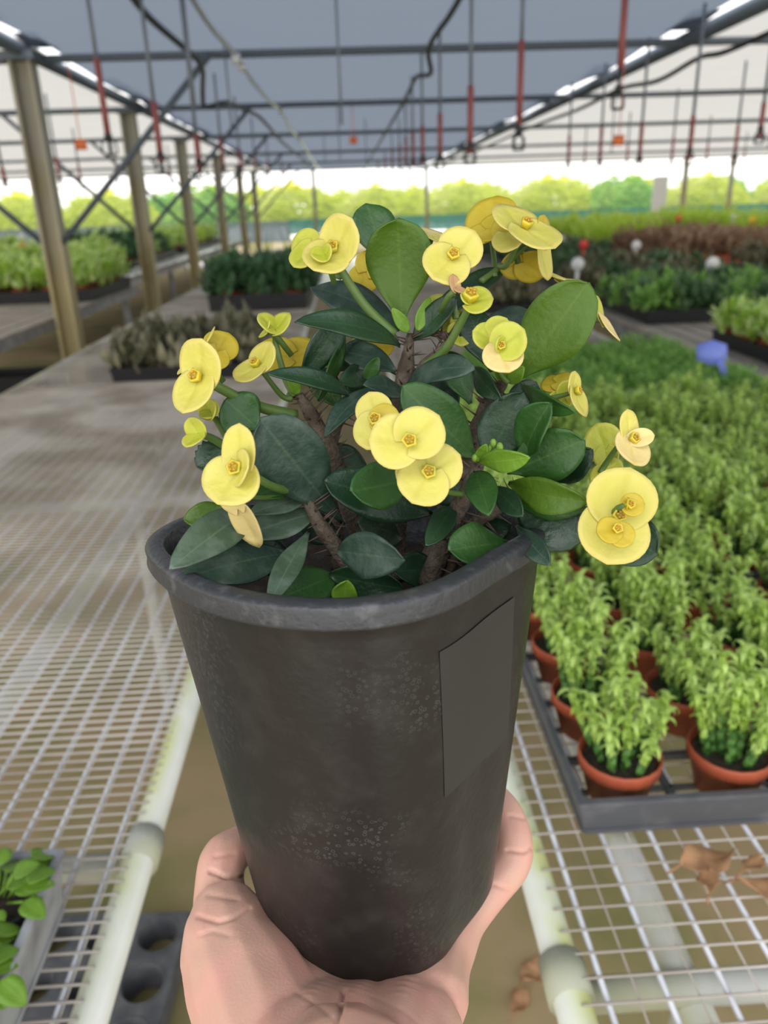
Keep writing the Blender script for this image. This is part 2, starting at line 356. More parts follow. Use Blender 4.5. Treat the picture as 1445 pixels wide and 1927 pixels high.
# posts along the left bench, H sections with a pair of braces each
POSTS = [(-2.08, 5.95), (-2.16, 8.95), (-2.30, 12.4), (-2.38, 16.3), (-2.40, 19.8), (-2.42, 23.1)]
ORD = ['nearest', 'second', 'third', 'fourth', 'fifth', 'farthest']
for k, (x, y) in enumerate(POSTS):
    t = thing('steel_post', '%s grey roof post %s' % (ORD[k], 'standing at the left bench edge' if k == 0 else 'in the row left of the left bench'), 'post', (x, y, 0), 0, 'roof posts in the left row')
    m = MB(); 
    for s in (-1, 1): m.box((x + s * .062, y, CZ / 2), (.022, .13, CZ))
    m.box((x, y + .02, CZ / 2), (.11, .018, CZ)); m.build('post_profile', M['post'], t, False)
    MB().box((x, y, CZ - .01), (.22, .2, .05)).build('cap_plate', M['beam'], t, False)
    for s in (-1, 1):
        MB().tube([(x + s * .07, y - .03, 1.33), (x + s * 1.25, y - .03, CZ - .02)], .022, 8).build('brace', M['beam'], t)
for k, (x, y, r) in enumerate([(11.2, 23.6, .05), (9.55, 22.9, .06), (-.8, 23.6, .05), (2.4, 23.7, .045)]):
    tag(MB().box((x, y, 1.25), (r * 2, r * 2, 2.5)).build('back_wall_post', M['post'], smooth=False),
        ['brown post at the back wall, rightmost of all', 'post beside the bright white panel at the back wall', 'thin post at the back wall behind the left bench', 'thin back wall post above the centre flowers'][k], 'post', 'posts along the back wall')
m = MB(); m.box((9.1, 23.5, 1.5), (.42, .04, 1.1)); [m.box((9.1 + s * .16, 23.5, .48), (.04, .03, .96)) for s in (-1, 1)]
tag(m.build('white_panel', M['white'], smooth=False), 'bright white panel standing by the back wall at right', 'panel')
# gutters that run along the two cloth edges, cloth patches bridging the slits
m = MB(); m.tube([(2.47, y0c, CZ + .02), (2.47, y1c, CZ + .02)], .05, 10)
tag(m.build('gutter_pipe', M['beam']), 'blue grey gutter pipe along the right edge of the dark shade cloth', 'pipe')
m = MB(); m.tube([(-2.07, y0c, CZ + .03), (-2.07, y1c, CZ + .03)], .045, 10)
tag(m.build('gutter_pipe', M['beam']), 'grey gutter pipe over the row of left posts', 'pipe')
def patch(x0, x1, ya, yb, label):
    m = MB(); m.grid([[Vector((x, y, CZ + .10 + .015 * math.sin(9 * y))) for x in (x0, (x0 + x1) / 2, x1)] for y in [ya + (yb - ya) * i / 8 for i in range(9)]])
    tag(m.build('cloth_patch', M['cloth_blue'], solid=.003), label, 'cloth patch', 'cloth patches bridging the roof slits')
for ya, yb, l in ((4.0, 4.5, 'nearest'), (5.7, 6.2, 'second'), (7.7, 8.3, 'third'), (9.6, 10.7, 'fourth'), (12.3, 14.5, 'fifth'), (16, 18, 'farthest')):
    patch(2.33, 2.52, ya, yb, '%s grey cloth patch across the right roof slit' % l)
for ya, yb, l in ((4.6, 5.3, 'nearest'), (5.85, 6.3, 'second'), (7.7, 10.2, 'third'), (10.7, 13.2, 'fourth'), (13.8, 23, 'longest')):
    patch(-2.08, -1.93, ya, yb, '%s grey cloth patch across the left roof slit' % l)

# bushes in the daylight beyond the back wall
def bush_mesh(mt, n=1100):
    m = MB()
    for i in range(n):
        th = random.uniform(0, 2 * PI); u = random.uniform(-.2, 1); r = random.uniform(.75, 1.05)
        c = Vector((1.45 * r * math.cos(th) * math.sqrt(max(0, 1 - u * u)), 1.1 * r * math.sin(th) * math.sqrt(max(0, 1 - u * u)), 1.25 + 1.0 * r * u + .12 * math.sin(3 * th)))
        a = Vector((random.gauss(0, 1), random.gauss(0, 1), random.gauss(0, 1))).normalized(); b, q = perp(a); s = random.uniform(.10, .2)
        m.add([c - b * s, c + q * s * .5, c + b * s, c - q * s * .5 + a * .03], [(0, 1, 2), (0, 2, 3)])
    for i in range(6):
        m.tube([(0.25 * math.cos(i), .2 * math.sin(i), 0), (.8 * math.cos(i * 1.1), .6 * math.sin(i * 1.1), 1.5)], [.05, .02], 5)
    return m
proto = None
GB = 'sunlit bushes beyond the back netting'
bm_ = [bush_mesh(None).mesh('garden_bush', M['tree']), bush_mesh(None).mesh('garden_bush', M['tree2'])]
for k in range(25):
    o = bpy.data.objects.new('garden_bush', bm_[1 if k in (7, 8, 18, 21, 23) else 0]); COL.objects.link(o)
    o.location = (-15.5 + 1.38 * k + random.uniform(-.2, .2), 26.8 + (k % 2) * 2.6, 0); o.rotation_euler.z = random.uniform(-.4, .4) + (PI if k % 2 else 0); s = random.uniform(.86, .98); o.scale = (s * .98, s, s)
    tag(o, 'bright yellow-green bush in daylight behind the netting of the back wall' if k not in (7, 8, 18, 21, 23) else 'deeper green bush in daylight behind the netting of the back wall', 'bush', GB + (' (deep)' if k in (7, 8, 18, 21, 23) else ''))

# ---------------------------------------------------------------- benches
def wire_bench(name, label, x0, x1, ya, yb, rod_step, wire_step, cross_step, rr, cr_, under, crossy, legs, left_algae, right_algae):
    t = thing(name, label, 'bench', ((x0 + x1) / 2, ya, 0))
    m = MB(); x = x0 + .03; k = 0
    while x < x1 - .02:
        m.tube([(x, ya, BZ - .004 - rr), (x, yb, BZ - .004 - rr)], rr, 6); x += rod_step
    m.build('support_rods', M['rod'], t)
    m = MB(); y = ya
    while y < yb:
        m.tube([(x0 + .004, y, BZ - .003), (x1 - .004, y, BZ - .003)], cr_, 4, False); y += cross_step * (1 if y < 3.5 else 2)
    x = x0 + .03 + wire_step
    while x < x1 - .02:
        m.tube([(x, ya, BZ - .004), (x, yb, BZ - .004)], .0011, 4); x += rod_step
    m.build('wire_mesh', M['wire'], t)
    for xx, al in ((x0, left_algae), (x1, right_algae)):
        m = MB(); m.tube([(xx, ya, BZ - .022), (xx, yb, BZ - .022)], .0185, 14); m.build('edge_pipe', M['algae_r' if xx == x0 else 'algae_l'] if al else M['pipe'], t)
    for yy in crossy:
        MB().tube([(x0, yy, BZ - .045), (x1, yy, BZ - .045)], .017, 10).build('cross_pipe', M['pipe'], t)
    for xx in under:
        MB().tube([(xx, ya, BZ - .062), (xx, yb, BZ - .062)], .019, 10).build('under_pipe', M['pipe'], t)
    for xx in (x0, x1):
        for yy in crossy:
            m = MB(); m.tube([(xx, yy - .022, BZ - .022), (xx, yy + .022, BZ - .022)], .0235, 14)
            s = .024 if xx == x0 else -.024
            m.build('pipe_collar', M['pipe'], t)
    for xx, yy in legs:
        MB().tube([(xx, yy, 0), (xx, yy, BZ - .05)], .017, 10).build('leg', M['pipe'], t)
    return t
wire_bench('mesh_bench', 'long galvanised wire mesh bench left of the aisle, mostly empty in front', -1.51, -.282, .12, 15.5, .039, .006, .0178, .0029, .0019, (-.61, -1.2), (.735, 2.02, 4.6, 8, 12), [(-.61, .735), (-1.2, .735), (-.61, 2.02), (-1.2, 2.02), (-.61, 4.6), (-1.2, 4.6), (-.61, 8), (-1.2, 8), (-.61, 12), (-1.2, 12)], True, True)
wire_bench('mesh_bench', 'wire mesh bench right of the aisle carrying the curly green seedlings', .185, 1.40, .12, 9.5, .058, .029, .0265, .0032, .0016, (.315, 1.1), (.53, 2.1, 4.5, 7.5), [(.315, .53), (1.1, .53), (.315, 2.1), (1.1, 2.1), (.315, 4.5), (1.1, 4.5), (.315, 7.5), (1.1, 7.5)], True, False)

def slat_bench(label, x0, x1, ya, yb, n, legs_y):
    t = thing('slatted_bench', label, 'bench', ((x0 + x1) / 2, ya, 0))
    m = MB(); wd = (x1 - x0) / n
    for i in range(n): m.box((x0 + wd * (i + .5), (ya + yb) / 2, BZ - .012), (wd * .8, yb - ya, .02))
    m.build('slat_top', M['wood'], t, False)
    for xx in (x0 + .02, x1 - .02): MB().box((xx, (ya + yb) / 2, BZ - .055), (.035, yb - ya, .06)).build('edge_rail', M['galv'], t, False)
    for yy in legs_y:
        for xx in (x0 + .06, x1 - .06): MB().box((xx, yy, (BZ - .08) / 2), (.06, .06, BZ - .08)).build('leg', M['galv'], t, False)
    return t
slat_bench('nearer slatted bench beyond the left posts with white-marked plants', -4.15, -2.20, 4.2, 8.6, 14, (4.6, 6.3, 8.2))
slat_bench('farther slatted bench beyond the left posts with the added glint sheet', -4.4, -2.53, 8.95, 22.5, 14, (9.4, 12, 15, 18, 22))
m = MB(); random.seed(8)
m.grid([[Vector((-2.93 + .38 * j / 4, 9.3 + 13 * i / 60, BZ + .006 + .020 * random.random())) for j in range(5)] for i in range(61)])
tag(m.build('glint_sheet', M['sheet'], solid=.002), 'added white sheet imitating bright glints along the edge of the farther left slatted bench', 'sheet')  # sheet added to imitate the bright glints along this bench edge
slat_bench('slatted bench at far left behind the white-marked plants', -7.6, -5.2, 7, 22.5, 14, (7.4, 10, 14, 18, 22))
slat_bench('slatted bench right of the brown aisle with dark leafy trays', 1.68, 3.05, 2.2, 13, 12, (2.6, 4.9, 7, 10, 12.6))
slat_bench('slatted bench at right carrying the pale and reddish plants', 3.45, 5.2, 4.5, 15.5, 12, (5, 8, 11, 15))
slat_bench('slatted bench at far right carrying yellow-green plants', 5.6, 7.9, 7, 18.5, 12, (7.5, 11, 15, 18))
slat_bench('farthest right slatted bench with dark reddish plants by the back wall', 8.4, 11, 11.5, 20.5, 12, (12, 16, 20))

# ---------------------------------------------------------------- background plants
def blade(m, b, d, n, L, W, curl, seg=4):
    "narrow leaf from b along d, bending away from n by curl radians"
    d = d.normalized(); s = d.cross(n).normalized(); vs, fs = [], []
    p = Vector(b); ang = 0
    for i in range(seg + 1):
        t = i / seg; wd = W * math.sin(PI * min(1, .12 + .88 * t) ** .8) * .5 if i < seg else 0.0003
        vs += [p - s * wd, p + s * wd]
        q = Matrix.Rotation(curl / seg * (1 if i else .5), 3, s); d = q @ d
        p = p + d * (L / seg)
    for i in range(seg): fs.append((2 * i, 2 * i + 1, 2 * i + 3, 2 * i + 2))
    m.add(vs, fs)

def curly_plant(seed, stems, h):
    random.seed(seed); m = MB()
    for k in range(stems):
        a = k * 2.4 + random.uniform(-.4, .4); rr = math.sqrt((k + .5) / stems); r = .036 * rr; b = Vector((r * math.cos(a), r * math.sin(a), .002))
        hh = h * random.uniform(.75, 1.12) * (1.08 - .3 * rr * rr); o = .028 * rr * random.uniform(.5, 1.3)
        top = b + Vector((o * math.cos(a) + random.uniform(-.008, .008), o * math.sin(a) + random.uniform(-.008, .008), hh))
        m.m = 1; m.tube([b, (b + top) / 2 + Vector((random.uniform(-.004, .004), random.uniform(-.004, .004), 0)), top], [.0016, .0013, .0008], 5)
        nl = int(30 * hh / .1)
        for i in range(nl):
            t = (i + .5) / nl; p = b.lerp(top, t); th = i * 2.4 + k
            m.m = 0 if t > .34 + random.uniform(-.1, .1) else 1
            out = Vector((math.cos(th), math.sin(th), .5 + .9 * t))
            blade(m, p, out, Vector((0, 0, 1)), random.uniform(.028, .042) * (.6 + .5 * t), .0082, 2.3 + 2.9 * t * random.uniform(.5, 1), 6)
    return m
def bushy(seed, n, r, h, L, W, curl=1.0):
    random.seed(seed); m = MB()
    for i in range(n):
        th = random.uniform(0, 2 * PI); u = random.random(); rr = r * math.sqrt(random.random())
        p = Vector((rr * math.cos(th), rr * math.sin(th), h * (.15 + .85 * u) * (1 - .45 * (rr / r) ** 2)))
        d = Vector((math.cos(th) * .8 + random.gauss(0, .5), math.sin(th) * .8 + random.gauss(0, .5), random.uniform(.1, 1)))
        blade(m, p - d.normalized() * L * .4, d, Vector((0, 0, 1)), L * random.uniform(.7, 1.2), W * random.uniform(.7, 1.2), curl * random.uniform(.5, 1.3), 3)
    for i in range(7):
        a = i * .9; m.tube([(0.1 * r * math.cos(a), .1 * r * math.sin(a), 0), (.6 * r * math.cos(a), .6 * r * math.sin(a), .7 * h)], [.0016, .001], 4)
    return m
def pot_mb(r=.050, h=.075, square=False):
    "plastic nursery pot, rim at z = 0, bottom at z = -h"
    m = MB(); b = r * .72
    m.lathe([(b * .9, -h), (b, -h), (r * .93, -.016), (r, -.016), (r * 1.01, -.002), (r, 0), (r * .955, 0), (r * .94, -.008), (r * .9, -.012)], n=20)
    m.f.pop(); m.mi.pop()
    return m
def soil_mb(r):
    m = MB(); random.seed(3)
    rows = [[Vector((q * r * math.cos(2 * PI * j / 16), q * r * math.sin(2 * PI * j / 16), -.011 + random.uniform(0, .003))) for j in range(16)] for q in (0.02, .35, .65, .93)]
    return m.grid(rows, close=True)
random.seed(11)
MESH = {}
MESH['terra'] = pot_mb(.050, .060).mesh('pot', M['terra']); MESH['blackpot'] = pot_mb(.055, .054).mesh('pot', M['black_plastic']); MESH['soil'] = soil_mb(.0465).mesh('soil', M['soil'])
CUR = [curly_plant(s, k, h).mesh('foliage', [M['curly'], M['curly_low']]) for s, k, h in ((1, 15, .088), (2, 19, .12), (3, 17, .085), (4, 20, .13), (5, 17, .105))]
FIN = [bushy(s, 420, .062, .095, .019, .007, 1.2).mesh('foliage', M['fine']) for s in (21, 22)]
DRK = [bushy(s, 130, .17, .26, .10, .062, 1.1).mesh('foliage', M['dkgreen']) for s in (31, 32)]
VAR = [bushy(s, 110, .14, .13, .09, .036, 1.5).mesh('foliage', M['varieg']) for s in (41, 42)]
WHT = [bushy(s, 150, .17, .25, .09, .05, 1.0).mesh('foliage', M['whitegreen']) for s in (51, 52)]
DGR = [bushy(s, 150, .12, .16, .055, .03, 1.0).mesh('foliage', M['midgreen']) for s in (61, 62)]
MIX = [bushy(s, 150, .12, .15, .06, .03, 1.0).mesh('foliage', M['fine']) for s in (63, 64)]
PAL = [bushy(s, 170, .13, .14, .06, .02, 1.2).mesh('foliage', M['varieg']) for s in (71, 72)]
RED = [bushy(s, 150, .14, .20, .07, .025, 1.2).mesh('foliage', M['redleaf']) for s in (81, 82)]
YEL = [bushy(s, 190, .17, .26, .13, .018, .9).mesh('foliage', M['yellowgreen']) for s in (91, 92)]
WHS = [bushy(s, 140, .11, .15, .06, .034, 1.0).mesh('foliage', M['whitegreen']) for s in (55, 56)]

def potted(name, label, cat, loc, pot, fol, group=None, rz=0, psc=1.0, fsc=1.0, soil=True):
    t = thing(name, label, cat, loc, rz, group)
    for nm, me, s in (('pot', MESH[pot], psc), ('soil', MESH['soil'], psc), ('foliage', fol, fsc)):
        if nm == 'soil' and not soil: continue
        o = bpy.data.objects.new(nm, me); COL.objects.link(o); o.parent = t; o.scale = (s, s, s)
        if nm == 'foliage': o.location.z = -.012 * psc
    return t

def tray(label, x0, y0, w_, d_, h=.055, m_='tray', cells=(3, 4), z=BZ):
    t = thing('plant_tray', label, 'tray', (x0 + w_ / 2, y0 + d_ / 2, z + .001))
    z0 = z + .001; m = MB(); e = .004; f = .012
    def ring(i, zz): return [Vector(p) for p in ((x0 + i, y0 + i, zz), (x0 + w_ - i, y0 + i, zz), (x0 + w_ - i, y0 + d_ - i, zz), (x0 + i, y0 + d_ - i, zz))]
    m.grid([ring(f, z0), ring(.003, z0 + h - .006), ring(0, z0 + h - .006), ring(0, z0 + h), ring(e + .004, z0 + h), ring(f + e, z0 + .003)], close=True)
    m.build('tray_wall', M[m_], t, False)
    m = MB(); nx_, ny_ = cells
    for i in range(nx_ * 2 + 1):
        m.box((x0 + f + (w_ - 2 * f) * i / (nx_ * 2), y0 + d_ / 2, z0 + .004), (.006, d_ - 2 * f, .006))
    for j in range(ny_ * 2 + 1):
        m.box((x0 + w_ / 2, y0 + f + (d_ - 2 * f) * j / (ny_ * 2), z0 + .004), (w_ - 2 * f, .006, .006))
    for i in range(1, nx_): m.box((x0 + w_ * i / nx_, y0 + d_ / 2, z0 + .005), (.005, d_ - 2 * f, .008))
    for j in range(1, ny_): m.box((x0 + w_ / 2, y0 + d_ * j / ny_, z0 + .005), (w_ - 2 * f, .005, .008))
    m.build('tray_grid', M[m_], t, False)
    return t

def fill(x0, y0, w_, d_, nx_, ny_, pot, fols, name, label, cat, group, zrim, jit=.004, psc=1.0, fs=(.9, 1.1), special=None, soil=True, z=BZ):
    for j in range(ny_):
        for i in range(nx_):
            x = x0 + w_ * (i + .5) / nx_ + random.uniform(-jit, jit); y = y0 + d_ * (j + .5) / ny_ + random.uniform(-jit, jit)
            lb, f = label, random.choice(fols); g = group; s = random.uniform(*fs)
            if special and (i, j) in special:
                lb, k, s = special[(i, j)]; f = fols[k]; g = None
            potted(name, lb, cat, (x, y, z + zrim), pot, f, g, random.uniform(0, 6.28), psc, s, soil)

# --- trays of curly seedlings on the right bench
TL = 'curly-leaved green seedling in terracotta pot'
random.seed(5)
tray('dark grey tray at the near left corner of the right bench', .238, .684, .405, .52)
fill(.238, .684, .405, .52, 3, 4, 'terra', CUR, 'potted_seedling', TL + ' deeper inside the nearest grey tray', 'potted plant', 'seedlings in the nearest tray', .072, .003,
     special={(0, 0): (TL + ' at the front left corner of the nearest tray', 0, 1.0), (1, 0): (TL + ', second in the front row of the nearest tray', 3, .95), (2, 0): (TL + ', third in the front row of the nearest tray', 1, .9),
              (0, 1): (TL + ' at the tray left wall just behind the corner one', 1, 1.0), (0, 2): (TL + ' at the tray left wall, third from the front', 4, 1.0), (1, 1): (TL + ' behind the two front ones, leaning between them', 4, .9)})
tray('dark grey tray at the right frame edge beside the nearest tray', .665, .69, .405, .52)
fill(.665, .69, .405, .52, 3, 4, 'terra', CUR, 'potted_seedling', TL + ' in the tray at the right frame edge', 'potted plant', 'seedlings in the right edge tray', .072)
tray('dark grey tray directly behind the nearest tray', .24, 1.225, .405, .52)
fill(.24, 1.225, .405, .52, 3, 4, 'terra', CUR, 'potted_seedling', TL + ' in the tray behind the nearest one', 'potted plant', 'seedlings in the second tray', .072, fs=(1.0, 1.25))
tray('dark grey tray right of the second seedling tray', .665, 1.23, .405, .52)
fill(.665, 1.23, .405, .52, 3, 4, 'terra', CUR, 'potted_seedling', TL + ' in the second tray of the right column', 'potted plant', 'seedlings in the second right tray', .072, fs=(1.0, 1.25))
tray('dark grey tray, third from the front beside the aisle', .245, 1.765, .405, .52)
fill(.245, 1.765, .405, .52, 3, 4, 'terra', CUR, 'potted_seedling', TL + ' in the third tray beside the aisle', 'potted plant', 'seedlings in the third tray', .072, fs=(1.0, 1.2))
tray('dark grey tray in front of the fine-leaved green tray', .665, 1.77, .405, .52)
fill(.665, 1.77, .405, .52, 3, 4, 'terra', CUR, 'potted_seedling', TL + ' just in front of the fine-leaved tray', 'potted plant', 'seedlings before the fine-leaved tray', .072, fs=(.95, 1.1))
tray('narrow dark tray at the right bench far edge', 1.085, 1.62, .27, .66, cells=(2, 5))
fill(1.085, 1.62, .27, .66, 2, 5, 'terra', CUR, 'potted_seedling', TL + ' by the right bench far edge', 'potted plant', 'seedlings by the far edge', .072, fs=(.95, 1.1))
tray('mid grey tray of fine-leaved green plants by the blue tag', .915, 2.39, .42, .86, .06, 'tray', (4, 7))
fill(.915, 2.39, .42, .86, 4, 7, 'blackpot', FIN, 'potted_seedling', 'fine-leaved green plant in the tray below the blue tag', 'potted plant', 'fine-leaved plants by the blue tag', .07, psc=.9, fs=(1.05, 1.3))
tray('grey tray of fine-leaved plants behind the yellow flower', .48, 2.40, .42, .86, .06, 'tray', (4, 7))
fill(.48, 2.40, .42, .86, 4, 7, 'blackpot', FIN, 'potted_seedling', 'fine-leaved green plant in the tray left of the blue tag tray', 'potted plant', 'fine-leaved plants in the left tray', .07, psc=.9, fs=(1.05, 1.3))
tray('small black tray seen between the flowers on the right bench', .82, 5.25, .5, .5, .06, 'black_plastic', (2, 3))
fill(.82, 5.25, .5, .5, 2, 2, 'blackpot', PAL, 'potted_plant', 'pale green plant in the small tray between the flowers', 'potted plant', 'pale plants between the flowers', .08, psc=1.3, fs=(1.2, 1.4))

# --- left bench trays
random.seed(6)
tray('black tray of dark green plants on the left bench', -1.04, 5.95, .74, 1.3, .12, 'black_plastic', (3, 4))
fill(-1.04, 5.95, .74, 1.3, 3, 4, 'terra', DRK, 'potted_plant', 'dark green leafy plant in the black tray on the left bench', 'potted plant', 'dark green plants on the left bench', .125, psc=1.4, fs=(.95, 1.2))
tray('black tray of brownish variegated plants on the left bench', -1.08, 3.48, .62, .62, .06, 'black_plastic', (3, 3))
fill(-1.08, 3.48, .62, .62, 3, 3, 'blackpot', VAR, 'potted_plant', 'brownish variegated plant in the nearer tray on the left bench', 'potted plant', 'variegated plants on the left bench', .07, psc=1.0, fs=(1.0, 1.25))
# --- plants beyond the left posts
tray('long black tray of white-marked plants nearest on the left slatted bench', -3.85, 7.1, 1.6, 1.4, .10, 'black_plastic', (6, 5))
fill(-3.85, 7.1, 1.6, 1.4, 6, 4, 'terra', WHT, 'potted_plant', 'white-marked green plant in the nearest tray beyond the posts', 'potted plant', 'white-marked plants, nearest tray', .12, psc=1.5, fs=(1.0, 1.25), soil=False)
tray('second black tray of white-marked plants beyond the posts', -4.35, 9.1, 1.38, 2.1, .10, 'black_plastic', (6, 6))
fill(-4.35, 9.1, 1.38, 2.1, 5, 4, 'terra', WHT, 'potted_plant', 'white-marked green plant in the second tray beyond the posts', 'potted plant', 'white-marked plants, second tray', .12, psc=1.5, fs=(1.1, 1.4), soil=False)
tray('third black tray of plants beyond the posts', -4.35, 11.5, 1.38, 3, .10, 'black_plastic', (5, 6))
fill(-4.35, 11.5, 1.38, 3, 4, 5, 'terra', WHT + DRK, 'potted_plant', 'green plant in the third tray beyond the posts', 'potted plant', 'plants in the third left tray', .12, psc=1.5, fs=(1.2, 1.6), soil=False)
tray('fourth black tray of plants beyond the posts', -4.35, 15.2, 1.38, 5, .10, 'black_plastic', (5, 6))
fill(-4.35, 15.2, 1.38, 5, 3, 5, 'terra', YEL + WHT, 'potted_plant', 'green plant in the farthest tray beyond the posts', 'potted plant', 'plants in the farthest left tray', .12, psc=1.5, fs=(1.3, 1.5), soil=False)
tray('wide black tray of plants at far left', -7.4, 8.5, 2, 6, .10, 'black_plastic', (5, 8))
fill(-7.4, 8.5, 2, 6, 4, 7, 'terra', WHT, 'potted_plant', 'white-marked plant on the far left bench', 'potted plant', 'plants on the far left bench', .12, psc=1.5, fs=(1.3, 1.7), soil=False)
# --- plants on the right hand benches
tray('black tray of yellow-white plants nearest on the right slatted bench', 1.83, 3.15, .62, .72, .07, 'black_plastic', (4, 4))
fill(1.83, 3.15, .62, .72, 4, 4, 'terra', WHS, 'potted_plant', 'white-marked plant in the tray at the right frame edge', 'potted plant', 'white-marked plants at the right frame edge', .085, psc=1.25, fs=(.9, 1.1))
tray('black tray of dark leafy plants left on the right slatted bench', 1.76, 4.55, .62, 1.0, .08, 'black_plastic', (4, 5))
fill(1.76, 4.55, .62, 1.0, 4, 5, 'blackpot', DGR + MIX, 'potted_plant', 'dark leafy plant in the left tray behind the big leaf', 'potted plant', 'dark leafy plants, left tray', .07, fs=(1.0, 1.3))
tray('black tray of dark leafy plants right on the right slatted bench', 2.42, 4.5, .6, 1.0, .08, 'black_plastic', (4, 5))
fill(2.42, 4.5, .6, 1.0, 4, 5, 'blackpot', DGR + MIX, 'potted_plant', 'dark leafy plant in the right tray behind the yellow-white ones', 'potted plant', 'dark leafy plants, right tray', .07, fs=(1.0, 1.3))
tray('black tray of small pale plants behind the dark leafy tray', 1.76, 6.1, 1.25, 1.6, .08, 'black_plastic', (5, 5))
fill(1.76, 6.1, 1.25, 1.6, 5, 5, 'terra', DGR + PAL, 'potted_plant', 'small pale plant behind the dark leafy trays', 'potted plant', 'small pale plants mid right', .09, psc=1.2, fs=(1.0, 1.3), soil=False)
tray('black tray of pale plants far back on the right slatted bench', 1.8, 8.6, 1.2, 3, .08, 'black_plastic', (5, 5))
fill(1.8, 8.6, 1.2, 3, 4, 5, 'blackpot', PAL + DGR, 'potted_plant', 'pale plant at the far end of the dark leafy bench', 'potted plant', 'pale plants far right bench', .09, psc=1.3, fs=(1.2, 1.5), soil=False)
tray('black tray of silvery plants on the second right bench', 3.55, 5.8, 1.5, 1.6, .09, 'black_plastic', (5, 5))
fill(3.55, 5.8, 1.5, 1.6, 5, 4, 'blackpot', PAL, 'potted_plant', 'silvery pale plant by the white round tag', 'potted plant', 'silvery plants second right bench', .10, psc=1.4, fs=(1.2, 1.5), soil=False)
tray('black tray of reddish plants on the second right bench', 3.55, 8.6, 1.5, 2.2, .09, 'terra', (5, 5))
fill(3.55, 8.6, 1.5, 2.2, 5, 5, 'terra', RED, 'potted_plant', 'reddish brown plant on the second right bench', 'potted plant', 'reddish plants second right bench', .10, psc=1.4, fs=(1.2, 1.5), soil=False)
tray('black tray of grassy plants behind the reddish ones', 3.55, 11.5, 1.5, 3.4, .09, 'black_plastic', (5, 5))
fill(3.55, 11.5, 1.5, 3.4, 4, 5, 'terra', YEL + RED, 'potted_plant', 'grassy plant behind the reddish ones', 'potted plant', 'grassy plants behind the reddish', .10, psc=1.4, fs=(1.2, 1.6), soil=False)
tray('black tray of yellow-green grassy plants on the third right bench', 5.7, 8.5, 2, 4.2, .09, 'black_plastic', (5, 5))
fill(5.7, 8.5, 2, 4.2, 5, 6, 'terra', YEL, 'potted_plant', 'yellow-green grassy plant on the third right bench', 'potted plant', 'grassy plants third right bench', .10, psc=1.4, fs=(1.2, 1.6), soil=False)
tray('black tray of tall grassy plants by the back wall', 5.7, 13.2, 2, 4.6, .09, 'black_plastic', (5, 5))
fill(5.7, 13.2, 2, 4.6, 4, 5, 'terra', YEL, 'potted_plant', 'tall yellow-green plant near the back wall', 'potted plant', 'tall grassy plants by the back wall', .10, psc=1.4, fs=(1.3, 1.6), soil=False)
tray('black tray of dark reddish plants near the back wall', 8.5, 12, 2.3, 5, .09, 'black_plastic', (5, 5))
fill(8.5, 12, 2.3, 5, 4, 5, 'terra', RED, 'potted_plant', 'dark reddish plant near the back wall', 'potted plant', 'dark reddish plants by the back wall', .10, psc=1.4, fs=(1.4, 1.8), soil=False)

# ---------------------------------------------------------------- hanging sprinkler drops, hoses under the roof
DROPS = 'sprinkler drops under the shade cloth'
def drop(x, y, ztop, zred0, zred1, znoz, label, group=None, cage=True):
    t = thing('sprinkler_drop', label, 'sprinkler', (x, y, znoz), 0, group)
    MB().tube([(x, y, CZ + .05), (x, y, zred1)], .010, 6).build('drop_hose', M['drop'], t)
    MB().tube([(x, y, zred1 + .02), (x, y, zred0)], .016, 8).build('red_sleeve', M['red'], t)
    m = MB(); m.tube([(x, y, zred0), (x, y, znoz + .09)], .008, 6)
    m.lathe([(.004, .1), (.018, .095), (.022, .075), (.012, .068), (.008, .06)], (x, y, znoz), 8)
    if cage:
        for a in range(4):
            c, s = math.cos(a * PI / 2 + .4), math.sin(a * PI / 2 + .4)
            m.tube([(x + .010 * c, y + .010 * s, znoz + .07), (x + .034 * c, y + .034 * s, znoz + .055), (x + .036 * c, y + .036 * s, znoz + .012), (x + .026 * c, y + .026 * s, znoz)], .0045, 5)
        m.lathe([(.001, -.004), (.028, -.004), (.03, .004), (.001, .006)], (x, y, znoz), 10)
    m.build('nozzle', M['hose'], t)
def zat(px, py, Y):
    d = FWD + RIGHT * ((px - 722.5) / FPX) - UP * ((py - 963.5) / FPX); return CAM + d * (Y / d.y)
DR = [(1172, 3.9, -12, 128, 205, 'red sleeved sprinkler drop with a clear wire cage, nearest at right'), (979, 4.3, 85, 235, 282, 'red sleeved sprinkler drop, next left of the caged nearest one'),
      (885, 4.3, 170, 288, 307, 'red sleeved sprinkler drop above the largest yellow flower cluster'), (828, 5.6, 220, 300, 320, 'red sleeved sprinkler drop hanging from the black hose right of centre'),
      (193, 4.3, 118, 255, 292, 'red sleeved sprinkler drop between the two nearest left posts'), (297, 4.4, 200, 308, 325, 'red sleeved sprinkler drop just right of the second left post'),
      (373, 4.6, 262, 322, 335, 'red sleeved sprinkler drop just right of the third left post'), (1433, 5.2, 200, 258, 270, 'red sleeved sprinkler drop at the right frame edge')]
for px, Y, r1, r0, zn, lb in DR:
    p = zat(px, (r0 + r1) / 2, Y); drop(p.x, p.y, 0, zat(px, r0, Y).z, zat(px, r1, Y).z, zat(px, zn, Y).z, lb)
